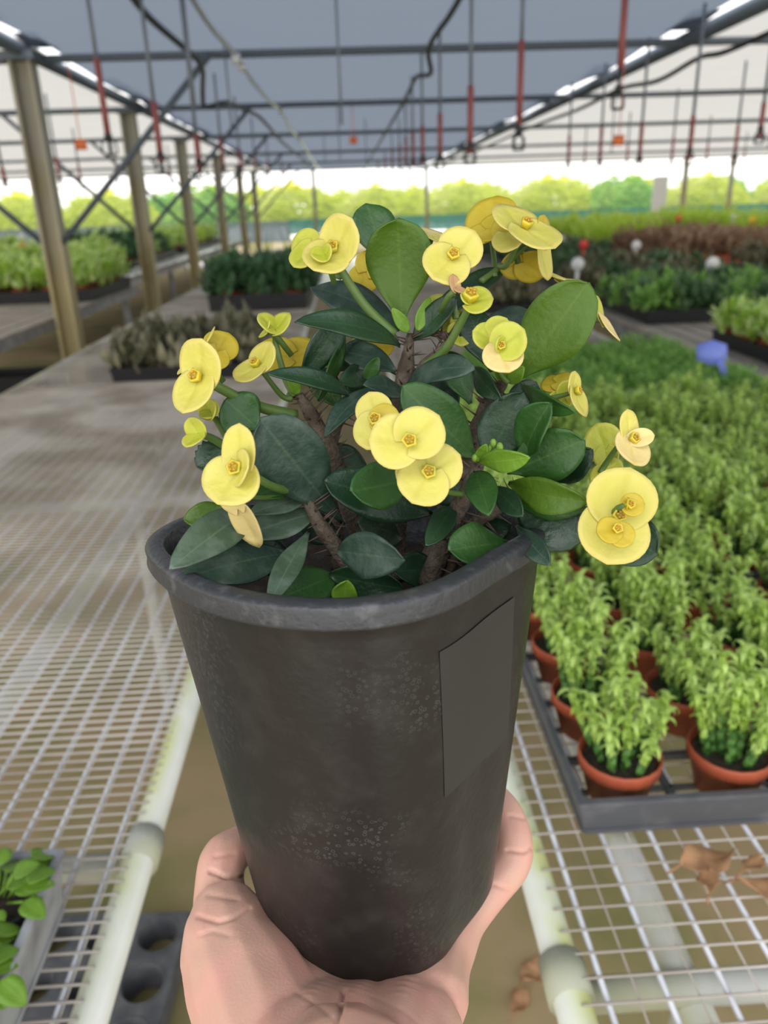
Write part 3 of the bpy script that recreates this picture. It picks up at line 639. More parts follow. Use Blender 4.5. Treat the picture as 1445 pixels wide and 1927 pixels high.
for lb, g, L in (('distant red sleeved sprinkler drop right of centre', 'right of centre', [(795, 6.5, 242, 308), (777, 7.6, 255, 312), (764, 9, 262, 315), (752, 11, 275, 318), (738, 13.5, 285, 320), (725, 17, 295, 322), (712, 21, 303, 323)]),
                 ('thin red sleeved sprinkler drop right of the gutter pipe', 'right of the gutter', [(1300, 5.2, 225, 300), (1205, 6.2, 238, 308), (1130, 7.2, 245, 312), (1070, 8.3, 260, 315), (1385, 7.2, 240, 300), (1265, 9, 262, 310), (1180, 11, 275, 315), (1100, 13, 285, 318), (1330, 12, 272, 312), (1400, 15, 285, 312)]),
                 ('distant red sleeved sprinkler drop by the left posts', 'by the left posts', [(418, 7.2, 262, 325), (452, 8.6, 285, 325), (480, 10.5, 295, 326), (505, 13, 300, 328), (530, 17, 308, 328)]),
                 ('thin red sleeved sprinkler drop beyond the left posts', 'beyond the left posts', [(8, 6.5, 320, 352), (110, 8, 300, 345), (150, 11, 310, 345), (60, 13, 315, 348), (220, 13, 310, 342), (320, 14, 312, 338)])):
    for px, Y, r1, r0 in L:
        p = zat(px, (r0 + r1) / 2, Y); drop(p.x, p.y, 0, zat(px, r0, Y).z, zat(px, r1, Y).z, zat(px, r0 + 10, Y).z, lb, DROPS + ' ' + g)
for px, Y, y1 in ((643, 4.4, 235), (367, 4.5, 200), (640, 9.5, 300), (612, 12.5, 310), (690, 11, 310), (575, 16, 315), (436, 6.0, 240), (1445, 8.8, 280), (1150, 9, 290)):
    p = zat(px, y1, Y); tag(MB().tube([(p.x, p.y, CZ + .05), p], .007, 6).build('hanger_rod', M['drop']), 'thin grey rod hanging from the shade cloth without a red sleeve', 'rod', 'plain hanger rods under the cloth')

def smooth_path(p, n=6):
    p = [Vector(q) for q in p]; out = []
    for i in range(len(p) - 1):
        a, b, c, d = p[max(i - 1, 0)], p[i], p[i + 1], p[min(i + 2, len(p) - 1)]
        for k in range(n):
            t = k / n
            out.append(.5 * ((2 * b) + (-a + c) * t + (2 * a - 5 * b + 4 * c - d) * t * t + (-a + 3 * b - 3 * c + d) * t ** 3))
    return out + [p[-1]]
def hose(pts, r, m_, label):
    tag(MB().tube(smooth_path(pts), r, 8).build('irrigation_hose', M[m_]), label, 'hose')
hose([(-.95, 4.3, 2.46), (-.95, 4.75, 2.44), (-.88, 5.6, 2.40), (-.93, 6.15, 2.41), (-1.03, 6.7, 2.35), (-1.08, 7.1, 2.30), (-.95, 7.4, 2.36), (-.93, 8.2, 2.40), (-.85, 9.4, 2.43), (-.85, 12.4, 2.42), (-.8, 16.3, 2.44), (-.75, 20, 2.44), (-.75, 23, 2.44)], .018, 'hose', 'sagging black hose under the dark cloth, left one')
hose([(-.70, 4.3, 2.50), (-.69, 5.0, 2.46), (-.67, 6.0, 2.47), (-.66, 6.9, 2.44), (-.62, 8.0, 2.42), (-.60, 9.0, 2.46), (-.60, 10.6, 2.42), (-.60, 12.4, 2.46), (-.6, 16.3, 2.46), (-.6, 23, 2.46)], .015, 'clear', 'pale shiny hose under the dark cloth, right of the sagging black one')
for k, (x, y) in enumerate([(-.67, 5.95), (-.67, 6.25), (-.60, 9.0), (-.60, 12.4)]):
    tag(MB().lathe([(.01, -.03), (.028, -.03), (.03, .03), (.01, .03)], (x, y, 2.45), 10).build('hose_clamp', M['white']), 'shiny hose joint on the pale hose under the dark cloth', 'clamp', 'joints of the pale hose')
hose([(.66, 4.3, 2.50), (.64, 4.9, 2.47), (.60, 5.7, 2.44), (.66, 6.15, 2.36), (.60, 6.6, 2.40), (.62, 7.6, 2.42), (.62, 8.9, 2.41), (.63, 12.3, 2.44), (.62, 16, 2.44), (.62, 23, 2.44)], .016, 'hose', 'black hose under the dark cloth right of centre')
hose([(2.68, 3.8, 2.44), (2.66, 5.0, 2.42), (2.52, 5.6, 2.36), (2.55, 6.1, 2.40), (2.46, 6.6, 2.33), (2.5, 7.6, 2.40), (2.46, 8.8, 2.36), (2.5, 11, 2.40), (2.46, 14, 2.38), (2.48, 23, 2.4)], .018, 'hose', 'black cable slung along the right gutter pipe')

# ---------------------------------------------------------------- plant tags
def plant_tag(px, py, z, m_, label):
    p = onz(px, py, z); t = thing('plant_tag', label, 'plant tag', (p.x, p.y, BZ)); r = .05 if p.y < 9 else .065
    m = MB(); m.tube([p + Vector((0, -.004, 0)), p + Vector((0, .004, 0))], r, 16); m.build('tag_head', M[m_], t)
    MB().box((p.x, p.y, (z + BZ) / 2), (r * .55, .006, z - BZ)).build('tag_stake', M[m_], t, False)
TG = [(1087, 497, 1.05, 'white', 'white round tag left of the others on the dark leafy bench'), (1197, 462, 1.05, 'white', 'white round tag before the reddish plants'),
      (1341, 497, 1.05, 'white', 'big white round tag at right before the silvery plants'), (1115, 431, 1.05, 'white', 'white round tag high behind the red tag'),
      (1386, 443, 1.05, 'white', 'white round tag among the yellow-green grasses'), (1379, 409, 1.15, 'white', 'highest white round tag at right'),
      (1054, 454, 1.05, 'white', 'white round tag just right of the big yellow flower cluster'), (1098, 460, 1.05, 'redtag', 'red round tag at the left end of the reddish plants'),
      (1278, 411, 1.15, 'orange', 'orange round tag among tall grasses by the back wall'), (1417, 416, 1.15, 'yellowtag', 'yellow round tag near the right frame edge'),
      (10, 463, 1.05, 'white', 'white round tag at the left frame edge, upper one'), (12, 498, 1.02, 'white', 'white round tag at the left frame edge, lower one'),
      (119, 457, 1.15, 'white', 'white round tag just right of the nearest post'), (41, 446, 1.15, 'white', 'white round tag above the red one at left'), (45, 468, 1.15, 'redtag', 'red round tag beside the nearest post at left')]
for q in TG: plant_tag(*q)
for px, py, d, l in ((152, 272, 6.1, 'orange flag hanging by the left sprinkler drops'), (665, 264, 8.95, 'orange flag under the dark cloth at centre'), (1164, 264, 6.1, 'orange flag below the caged sprinkler drop')):
    p = zat(px, py, d); m = MB(); m.grid([[p + Vector((a * .04, .012 * math.sin(3 * a + b), b * .035)) for a in (-1, -.3, .3, 1)] for b in (-1, 0, 1)])
    m.tube([p + Vector((0, 0, .03)), (p.x, p.y, CZ)], .003, 4)
    tag(m.build('marker_flag', M['orange'], solid=.002), l, 'flag')
# blue tag by the fine-leaved tray and its tail
p = at(1342, 664, 2.62); t = thing('ribbon_tag', 'blue plastic tag with a long tail behind the fine-leaved tray', 'plant tag', (p.x, p.y, p.z - .12))
MB().grid([[p + RIGHT * (a * .052) + UP * (b * .044 * (1 - .4 * abs(a))) + Vector((0, .012 * a * a, 0)) for a in (-1, -.5, 0, .5, 1)] for b in (-1, 0, 1)]).build('tag_head', M['bluetag'], t, solid=.002)
q = [at(1352, 676, 2.62), at(1364, 704, 2.61), at(1372, 738, 2.60), at(1378, 772, 2.60)]
MB().grid([[a - RIGHT * .013, a + RIGHT * .013] for a in smooth_path(q, 3)]).build('tag_tail', M['bluetag'], t, solid=.002)
# bench leg stub with a short cross piece behind the tag
p = at(1345, 690, 3.05); m = MB(); m.tube([p + Vector((-.11, 0, .015)), p + Vector((.04, 0, .015))], .02, 10); m.tube([p + Vector((0, 0, .02)), (p.x, p.y, .0)], .022, 10)
tag(m.build('pipe_stand', M['wood']), 'short brown pipe stand behind the blue tag', 'stand')

# ---------------------------------------------------------------- near left: tray with green leaves, floor trays, dry leaves
def round_leaf(m, b, d, n, L, W, cup=.15):
    d = d.normalized(); s = d.cross(n).normalized(); n = s.cross(d); rows = []
    for i in range(8):
        t = i / 7; wd = W * .5 * math.sin(PI * (.04 + .96 * t) ** .8) ** .7 if 0 < i < 7 else .0006
        rows.append([Vector(b) + d * L * t + s * wd * u + n * (cup * wd * (u * u) - .25 * L * t * t) for u in (-1, -.5, 0, .5, 1)])
    m.grid(rows)
t = tray('pale grey plastic tray at the lower left frame edge', -.733, .235, .405, .41, .075, 'tray_pale', (3, 3))
random.seed(9)
for k, (bx, by, hh, n, lb) in enumerate([(-.378, .590, .050, 20, 'light green broad-leaved plant at the far corner of the pale tray'), (-.380, .500, .055, 22, 'light green trailing plant in the middle of the pale tray')]):
    base = Vector((bx, by, BZ + .066)); tt = thing('leafy_seedling', lb, 'potted plant', base)
    m = pot_mb(.036, .058); m.v = [v + base for v in m.v]; m.build('pot', M['black_plastic'], tt)
    m = soil_mb(.033); m.v = [v + base for v in m.v]; m.build('soil', M['soil'], tt)
    m = MB()
    for i in range(n):
        th = random.uniform(0, 2 * PI); e = random.uniform(.0, 1.2); r = random.uniform(.0, .02)
        b = base + Vector((r * math.cos(th), r * math.sin(th), .004)); d = Vector((math.cos(th) * math.cos(e), math.sin(th) * math.cos(e), math.sin(e) * .6)); tip = b + d * random.uniform(.008, .028) + Vector((0, 0, .012 * random.random()))
        m.tube([b, tip], .0011, 5); round_leaf(m, tip, d + Vector((0, 0, -.3)), Vector((0, 0, 1)), random.uniform(.022, .032), random.uniform(.021, .029))
    if k == 1:
        q = smooth_path([base + Vector((.01, -.01, .02)), base + Vector((.045, -.03, .03)), base + Vector((.062, -.06, .005)), base + Vector((.055, -.09, -.02))], 5); m.tube(q, .0013, 5)
        for (x, y, z, dx, dy) in ((.055, -.02, .028, .8, -.4), (.066, -.055, .005, .5, -.9), (.055, -.09, -.018, -.1, -1), (.04, -.03, .03, .4, .8), (.05, -.06, .02, -.5, -.6)):
            round_leaf(m, base + Vector((x, y, z)), Vector((dx, dy, -.4)), Vector((.2, -.3, 1)), .030, .023)
    m.build('foliage', M['leaf_young'], tt, solid=.0006)

def cell_tray(label, cx, cy, rz, nx_, ny_, pitch=.112, r=.044):
    t = thing('pot_carrier_tray', label, 'tray', (cx, cy, 0), rz)
    m = MB(); H = .07; n = 24
    for i in range(nx_):
        for j in range(ny_):
            x = (i - (nx_ - 1) / 2) * pitch; y = (j - (ny_ - 1) / 2) * pitch; h = pitch / 2
            circ = [Vector((x + r * math.cos(2 * PI * k / n), y + r * math.sin(2 * PI * k / n), H)) for k in range(n)]
            sq = []
            for k in range(n):
                c, s = math.cos(2 * PI * k / n), math.sin(2 * PI * k / n); q = h / max(abs(c), abs(s)); sq.append(Vector((x + c * q, y + s * q, H)))
            lip = [Vector((v.x, v.y, H + .003)) for v in circ]
            low = [Vector((x + (v.x - x) * .84, y + (v.y - y) * .84, .012)) for v in circ]
            m.grid([sq, circ, lip], close=True); m.grid([lip, low], close=True)
    m.v = m.v; o = m.build('cell_plate', M['cell'], None, False, .0025); o.parent = t
    X, Y = nx_ * pitch / 2, ny_ * pitch / 2
    m = MB(); m.grid([[Vector((-X, -Y, z)), Vector((X, -Y, z)), Vector((X, Y, z)), Vector((-X, Y, z))] for z in (.02, H)], close=True)
    o = m.build('skirt', M['cell'], None, False, .002); o.parent = t
cell_tray('black pot carrier tray with round holes lying on the ground under the left bench', -.70, 1.06, -.05, 5, 4)
cell_tray('second black pot carrier tray on the ground, further under the left bench', -1.38, 1.12, .1, 5, 4)
for k, (x, y, l) in enumerate([(-2.9, 6.6, 'black crate on the ground under the left slatted bench')]):
    m = MB(); m.grid([[Vector((x + a * .28 * s, y + b * .2 * s, z)) for a, b in ((-1, -1), (1, -1), (1, 1), (-1, 1))] for s, z in ((.9, .02), (1, .3), (1.04, .3), (.96, .3), (.86, .04))], close=True)
    m.box((x, y, .02), (.5, .34, .02)); tag(m.build('crate', M['black_plastic'], smooth=False), l, 'crate')

def dry_leaf(px, py, z, L, rz, label, seed, name='dry_leaf', zz=.006):
    random.seed(seed); p = onz(px, py, z); m = MB(); rows = []
    for i in range(11):
        t = i / 10; wd = L * .34 * math.sin(PI * (.05 + .93 * t)) ** .8 * random.uniform(.75, 1.1)
        rows.append([Vector((L * (t - .5) + .1 * L * u * u, wd * u, zz + L * (.10 * u * u + .10 * math.sin(4 * t + seed) * u + .08 * math.cos(5 * t)) + L * .06)) for u in (-1, -.5, 0, .5, 1)])
    r = Matrix.Rotation(rz, 3, 'Z'); m.grid([[r @ v + Vector((p.x, p.y, z)) for v in q] for q in rows])
    m.tube([r @ Vector((-.5 * L, 0, .006 + L * .12)) + Vector((p.x, p.y, z)), r @ Vector((-.72 * L, .02 * L, .004)) + Vector((p.x, p.y, z))], .0012, 5)
    tag(m.build(name, M['dryleaf'], solid=.0006), label, 'dry leaf')
dry_leaf(1322, 1634, BZ, .062, .2, 'dry brown leaf on the right mesh bench, left of three', 1)
dry_leaf(1330, 1672, BZ, .034, 1.2, 'small curled dry leaf below the left one on the mesh bench', 2)
dry_leaf(1412, 1640, BZ, .036, .5, 'dry brown leaf on the mesh bench near the frame edge, upper one', 3)
dry_leaf(1424, 1682, BZ, .046, -.4, 'pale tan dry leaf on the mesh bench at the frame edge', 4)
dry_leaf(1000, 1840, 0.01, .07, .6, 'dark dry leaf on the ground in the aisle', 5)
dry_leaf(975, 1895, 0.01, .06, 1.0, 'reddish dry leaf on the ground in the aisle, lower one', 6)

# ---------------------------------------------------------------- the potted crown of thorns held in the hand
import numpy as np
PC = np.array([-0.0039, 0.2924, 1.3792]); PAX, PAY, PRZ = -0.0917, -0.0178, 0.8188
PH, PR0, PR1, PN0, PN1 = 0.1874, 0.075, 0.0513, 2.9125, 2.3228
CT = [-0.0033, -0.0047, -0.0083, 0.0097, 0.0078, 0.006, -0.001, -0.0043, 0.003, 0.007, 0.0035, -0.0097]
CB = [0.0146, 0.0201, 0.0004, 0.0305, 0.0139, 0.0071, 0.0009, 0.0109, 0.0136, 0.0077, 0.0086, 0.0002]
_Rx = np.array([[1, 0, 0], [0, math.cos(PAX), -math.sin(PAX)], [0, math.sin(PAX), math.cos(PAX)]])
_Ry = np.array([[math.cos(PAY), 0, math.sin(PAY)], [0, 1, 0], [-math.sin(PAY), 0, math.cos(PAY)]])
PROT = _Rx @ _Ry
def pot_pt(th, h, off=0.0, k=None):
    "point of the pot wall at angle th, h below the rim, pushed out by off"
    if k is None: k = min(1, max(0, (h - .009) / (PH - .009)))
    nn = PN0 * (1 - k) + PN1 * k
    a, b = math.cos(th - PRZ), math.sin(th - PRZ); r = (abs(a) ** nn + abs(b) ** nn) ** (-1 / nn)
    for q in range(1, 7):
        r += (CT[2 * q - 2] * (1 - k) + CB[2 * q - 2] * k) * math.cos(q * th) + (CT[2 * q - 1] * (1 - k) + CB[2 * q - 1] * k) * math.sin(q * th)
    R = r * (PR0 * (1 - k) + PR1 * k) + off
    return Vector(PC + PROT @ np.array([R * math.cos(th), R * math.sin(th), -h]))
def pix(p):
    d = p - CAM; z = d.dot(FWD); return 722.5 + FPX * d.dot(RIGHT) / z, 963.5 - FPX * d.dot(UP) / z, z

hero = thing('potted_crown_of_thorns', 'thorny plant with pale yellow flowers in a black pot held up by the hand', 'potted plant', tuple(pot_pt(0, PH, -.05)))
NTH = 96; TH = [2 * PI * j / NTH for j in range(NTH)]
m = MB()
prof = [(.040, -.0085), (.010, -.0078), (.0015, -.0074), (.0002, -.0066), (0, -.0050), (.0003, -.0016), (.0011, -.0003), (.0022, .0002), (.0045, -.0003), (.0078, .0002), (.0090, -.0003), (.0094, -.0034), (.012, -.0044), (.016, -.0046), (.03, -.004)]
prof += [(.03 + (PH - .036) * i / 10, -.004 + .004 * i / 10) for i in range(1, 11)] + [(PH - .002, -.0012), (PH, -.004)]
m.grid([[pot_pt(t, h, o) for t in TH] for h, o in prof[11:]], close=True)
n0 = len(m.v); m.v.append(Vector(PC + PROT @ np.array([0, 0, -PH]))); m.uv.append((.5, .5)); base0 = (len(prof) - 12) * NTH
for j in range(NTH): m.f.append((base0 + j, base0 + (j + 1) % NTH, n0)); m.mi.append(0)
potb = m.build('pot', M['hero_pot'], hero)
MB().grid([[pot_pt(t, h, o) for t in TH] for h, o in prof[:12]], close=True).build('rim', M['rim'], potb)
# smooth, clean label-sized field on the right face
SAMP = []
for i in range(0, 160):
    th = -PI * .62 + PI * .75 * i / 160
    for j in range(60):
        h = .012 + (PH - .014) * j / 60; p = pot_pt(th, h); x, y, z = pix(p); SAMP.append((x, y, z, th, h))
def inv(px, py):
    b = sorted(SAMP, key=lambda s: (s[0] - px) ** 2 + (s[1] - py) ** 2 + (30 * (s[2] - .28)) ** 2 * 8)[0]; return b[3], b[4]
c00, c10, c11, c01 = inv(838, 1240), inv(988, 1128), inv(966, 1388), inv(842, 1508)
def bil(u, v):
    return [(1 - u) * (1 - v) * c00[i] + u * (1 - v) * c10[i] + u * v * c11[i] + (1 - u) * v * c01[i] for i in (0, 1)]
rows = []
for i in range(13):
    r = []
    for j in range(13):
        th, h = bil(j / 12, i / 12); k = min(1, max(0, (h - .03) / (PH - .036))); r.append(pot_pt(th, h, -.004 + .004 * k + .0002))
    rows.append(r)
o = MB().grid(rows).build('label_field', M['panel'], potb); o['label'] = 'clean smooth label-sized field'
# soil
m = MB(); random.seed(4)
m.grid([[Vector(PC + PROT @ np.array([0, 0, -.030])).lerp(pot_pt(t, .030, -.0088), q) + Vector((0, 0, random.uniform(-.0015, .0015) if q < .98 else 0)) for t in TH[::2]] for q in (.02, .2, .4, .6, .8, 1)], close=True)
m.build('soil', M['soil'], hero)
for k in range(12):
    th = random.uniform(PI * 1.05, PI * 1.95); q = random.uniform(.3, .9)
    p = Vector(PC + PROT @ np.array([0, 0, -.028])).lerp(pot_pt(th, .028, -.0088), q); MB().ball(p, random.uniform(.0015, .0035), 1, (1, .8, .7), .25).build('bark_chip', M['bark'], hero)
for px, py, s in ((872, 1752, .0032), (866, 1768, .0028), (880, 1742, .0020), (857, 1777, .0028), (849, 1786, .002)):
    MB().ball(at(px, py, .372), s, 1, (1, 1, .8), .35).build('soil_crumb', M['soil'], hero)

# --- woody stems and thorns
STEMS = [
    [(772, 628, .322, 6), (768, 665, .322, 13), (760, 720, .323, 19), (748, 800, .326, 22), (742, 900, .328, 24), (742, 1085, .335, 27)],
    [(562, 742, .316, 8), (585, 780, .318, 14), (622, 850, .322, 17), (655, 950, .328, 19), (705, 1085, .335, 21)],
    [(575, 935, .298, 8), (600, 985, .300, 13), (640, 1040, .305, 17), (690, 1105, .312, 20)],
    [(950, 715, .312, 8), (920, 765, .315, 17), (890, 830, .318, 19), (855, 930, .322, 21), (800, 1095, .330, 25)],
    [(905, 868, .292, 7), (885, 910, .296, 14), (850, 985, .303, 18), (805, 1100, .312, 21)],
    [(985, 925, .300, 6), (930, 960, .304, 12), (880, 1000, .308, 15), (830, 1095, .316, 18)],
    [(805, 625, .322, 6), (845, 640, .320, 9), (800, 690, .322, 13), (762, 735, .324, 14)],
    [(700, 745, .330, 9), (660, 760, .334, 12), (620, 850, .338, 15), (640, 1080, .345, 18)],
]
m = MB(); tm = MB(); random.seed(12)
for st in STEMS:
    P = smooth_path([at(x, y, d) for x, y, d, r in st], 5); R_ = []
    for i in range(len(P)):
        q = i / 5; a = min(int(q), len(st) - 2); f = min(1, q - a); R_.append((st[a][3] * (1 - f) + st[a + 1][3] * f) / FPX * .315 * random.uniform(.9, 1.1))
    m.tube(P, R_, 10)
    for i in range(1, len(P) - 2):
        for k in range(2):
            p = P[i].lerp(P[i + 1], random.random()); a, b = perp((P[i + 1] - P[i]).normalized()); t = random.uniform(0, 2 * PI)
            d = (a * math.cos(t) + b * math.sin(t) + Vector((0, 0, .25))).normalized()
            tm.tube([p + d * R_[i] * .8, p + d * (R_[i] + .003), p + d * (R_[i] + random.uniform(.005, .0095))], [.0005, .0003, .00008], 5)
m.build('stem', M['bark'], hero); tm.build('thorns', M['thorn'], hero)

# --- leaves
def leaf(b, t, wpx, mt, roll=0, bend=.08, cup=.12, peak=.62, wave=0, nick=0, rnd=.56):
    B, T = at(*b), at(*t); ax = T - B; L = ax.length; ax.normalize(); mid = (B + T) / 2
    v = (CAM - mid).normalized(); n = (v - ax * v.dot(ax)).normalized(); s = ax.cross(n)
    q = Matrix.Rotation(math.radians(roll), 3, ax); n = q @ n; s = q @ s
    wd = wpx * (b[2] + t[2]) / 2 / FPX * .5; al = math.log(.5) / math.log(peak); rows = []
    for i in range(19):
        tt = (i / 18) if i < 10 else 1 - ((18 - i) / 18) ** 1.35 * (8 / 18) ** -.35; x = math.sin(PI * min(1, max(0, tt)) ** al) if tt < 1 else 0
        wv = wd * max(0, x) ** (1.05 + (rnd - 1.05) * min(1, tt * 1.25)) + .0006 * (1 - tt)
        if i == 17: wv *= .8
        if i == 18: wv = .00025
        r = []
        for j in range(9):
            u = (j - 4) / 4; ww = wv
            if nick and u > .5 and .35 < tt < .9: ww *= 1 - .22 * abs(math.sin(tt * 23))
            r.append(B + ax * (L * tt) + s * (u * ww) + n * (bend * L * 4 * tt * (1 - tt) + cup * wv * (abs(u) ** 1.6 - .4) + wave * wd * math.sin(9 * tt + (2 if u > 0 else 0)) * u * u))
        rows.append(r)
    return MB().grid(rows).build('leaf', M[mt], hero, True, .0006)
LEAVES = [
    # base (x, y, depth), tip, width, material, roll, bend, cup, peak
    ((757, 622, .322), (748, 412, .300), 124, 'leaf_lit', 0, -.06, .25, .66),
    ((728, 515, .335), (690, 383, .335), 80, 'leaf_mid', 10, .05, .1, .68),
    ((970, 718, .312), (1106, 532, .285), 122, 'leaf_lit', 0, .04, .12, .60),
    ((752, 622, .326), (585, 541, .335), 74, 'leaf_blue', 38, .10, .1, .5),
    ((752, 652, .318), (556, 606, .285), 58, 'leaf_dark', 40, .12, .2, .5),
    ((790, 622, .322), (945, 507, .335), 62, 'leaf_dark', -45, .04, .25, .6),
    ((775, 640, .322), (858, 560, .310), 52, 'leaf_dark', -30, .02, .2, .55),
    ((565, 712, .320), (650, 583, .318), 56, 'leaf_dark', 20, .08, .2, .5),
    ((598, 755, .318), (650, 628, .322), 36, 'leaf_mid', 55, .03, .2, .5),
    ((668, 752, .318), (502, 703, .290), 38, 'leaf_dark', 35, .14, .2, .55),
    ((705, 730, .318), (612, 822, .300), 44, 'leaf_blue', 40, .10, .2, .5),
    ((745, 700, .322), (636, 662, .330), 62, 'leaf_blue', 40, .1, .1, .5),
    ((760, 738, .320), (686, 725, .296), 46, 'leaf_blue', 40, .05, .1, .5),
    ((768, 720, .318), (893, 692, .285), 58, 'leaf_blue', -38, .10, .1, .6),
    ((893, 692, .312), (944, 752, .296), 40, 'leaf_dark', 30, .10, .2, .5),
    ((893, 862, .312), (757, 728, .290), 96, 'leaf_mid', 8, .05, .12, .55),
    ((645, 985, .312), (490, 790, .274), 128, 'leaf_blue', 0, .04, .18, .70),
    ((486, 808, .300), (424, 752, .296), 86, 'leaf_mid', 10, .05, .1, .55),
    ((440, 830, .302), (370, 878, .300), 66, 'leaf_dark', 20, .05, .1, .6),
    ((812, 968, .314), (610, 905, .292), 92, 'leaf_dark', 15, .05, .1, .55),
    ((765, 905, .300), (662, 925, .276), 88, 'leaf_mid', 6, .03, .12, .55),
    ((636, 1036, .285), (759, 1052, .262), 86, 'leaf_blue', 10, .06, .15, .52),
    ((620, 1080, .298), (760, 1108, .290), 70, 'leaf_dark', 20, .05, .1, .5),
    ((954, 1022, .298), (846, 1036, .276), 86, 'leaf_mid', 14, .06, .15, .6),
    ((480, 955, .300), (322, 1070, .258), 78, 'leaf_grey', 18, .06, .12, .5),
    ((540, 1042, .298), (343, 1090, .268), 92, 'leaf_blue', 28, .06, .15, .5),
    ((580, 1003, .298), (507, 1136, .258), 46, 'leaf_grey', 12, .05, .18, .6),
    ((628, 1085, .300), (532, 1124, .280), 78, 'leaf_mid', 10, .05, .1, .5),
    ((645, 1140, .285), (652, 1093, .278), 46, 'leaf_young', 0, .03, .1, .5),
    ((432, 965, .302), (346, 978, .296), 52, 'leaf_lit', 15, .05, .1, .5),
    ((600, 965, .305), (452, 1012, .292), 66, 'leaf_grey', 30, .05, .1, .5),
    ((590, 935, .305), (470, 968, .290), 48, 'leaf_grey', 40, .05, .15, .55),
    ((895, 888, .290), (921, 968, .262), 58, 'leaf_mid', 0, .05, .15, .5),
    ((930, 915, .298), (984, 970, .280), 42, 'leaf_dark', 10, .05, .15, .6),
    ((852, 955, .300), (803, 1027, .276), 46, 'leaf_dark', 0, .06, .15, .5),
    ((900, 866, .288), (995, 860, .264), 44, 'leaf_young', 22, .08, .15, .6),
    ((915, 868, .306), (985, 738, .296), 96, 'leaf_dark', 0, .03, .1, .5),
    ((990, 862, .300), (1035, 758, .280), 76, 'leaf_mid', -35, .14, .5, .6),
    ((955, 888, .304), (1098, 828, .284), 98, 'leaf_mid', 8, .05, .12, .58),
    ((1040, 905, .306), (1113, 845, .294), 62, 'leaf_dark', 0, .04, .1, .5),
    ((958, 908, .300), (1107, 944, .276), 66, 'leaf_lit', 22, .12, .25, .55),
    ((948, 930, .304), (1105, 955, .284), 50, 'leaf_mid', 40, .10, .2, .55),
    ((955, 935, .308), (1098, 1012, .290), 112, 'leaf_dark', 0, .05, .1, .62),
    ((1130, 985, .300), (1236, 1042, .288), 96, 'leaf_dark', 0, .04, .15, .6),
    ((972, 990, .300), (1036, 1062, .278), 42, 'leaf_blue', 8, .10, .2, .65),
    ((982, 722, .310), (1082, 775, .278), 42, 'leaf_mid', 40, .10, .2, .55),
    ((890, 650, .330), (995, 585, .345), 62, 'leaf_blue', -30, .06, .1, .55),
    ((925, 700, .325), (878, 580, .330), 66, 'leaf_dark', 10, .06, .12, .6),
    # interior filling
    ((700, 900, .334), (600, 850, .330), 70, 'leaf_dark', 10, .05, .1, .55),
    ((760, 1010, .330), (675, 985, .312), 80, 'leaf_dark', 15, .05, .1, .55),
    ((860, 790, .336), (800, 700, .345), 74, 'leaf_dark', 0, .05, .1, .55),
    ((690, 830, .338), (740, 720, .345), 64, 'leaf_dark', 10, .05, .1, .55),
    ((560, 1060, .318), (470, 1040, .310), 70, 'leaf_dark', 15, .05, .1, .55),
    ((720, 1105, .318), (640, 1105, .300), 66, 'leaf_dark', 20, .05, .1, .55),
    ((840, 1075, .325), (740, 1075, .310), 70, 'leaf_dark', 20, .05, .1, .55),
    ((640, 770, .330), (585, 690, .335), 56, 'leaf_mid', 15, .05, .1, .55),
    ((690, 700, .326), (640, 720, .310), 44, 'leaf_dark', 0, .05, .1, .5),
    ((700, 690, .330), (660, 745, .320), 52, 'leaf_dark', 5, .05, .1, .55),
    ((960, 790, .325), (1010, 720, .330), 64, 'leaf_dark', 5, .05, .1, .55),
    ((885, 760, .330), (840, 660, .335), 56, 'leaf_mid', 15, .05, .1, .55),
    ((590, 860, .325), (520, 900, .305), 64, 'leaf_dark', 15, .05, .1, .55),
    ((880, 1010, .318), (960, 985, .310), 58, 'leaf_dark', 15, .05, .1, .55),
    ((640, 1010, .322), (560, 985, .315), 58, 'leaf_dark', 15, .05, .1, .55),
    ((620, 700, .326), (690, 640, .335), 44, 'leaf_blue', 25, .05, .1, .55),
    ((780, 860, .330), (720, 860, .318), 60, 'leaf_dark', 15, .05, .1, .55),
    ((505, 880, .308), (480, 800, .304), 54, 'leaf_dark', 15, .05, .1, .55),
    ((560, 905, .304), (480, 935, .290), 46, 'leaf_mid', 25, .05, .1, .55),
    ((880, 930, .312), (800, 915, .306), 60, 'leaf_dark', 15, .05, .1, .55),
    # small young leaves at the shoot tips
    ((768, 625, .318), (738, 580, .312), 22, 'leaf_young', 10, .04, .2, .45), ((785, 622, .318), (808, 560, .318), 24, 'leaf_young', 10, .04, .2, .45),
    ((560, 742, .314), (545, 700, .308), 22, 'leaf_young', 15, .04, .2, .45), ((950, 718, .308), (945, 672, .300), 30, 'leaf_young', 0, .04, .2, .45),
    ((958, 720, .308), (985, 690, .300), 26, 'leaf_young', 0, .04, .2, .45), ((900, 868, .288), (915, 836, .282), 20, 'leaf_young', 0, .04, .2, .45),
    ((690, 715, .318), (712, 672, .312), 26, 'leaf_mid', 0, .04, .2, .45),
]
for L_ in LEAVES:
    leaf(L_[0], L_[1], L_[2], L_[3], L_[4], L_[5], L_[6], L_[7], wave=.12, nick=1 if L_[1][0] == 370 else 0, rnd=.46 if L_[2] > 84 and L_[7] >= .55 else .58)

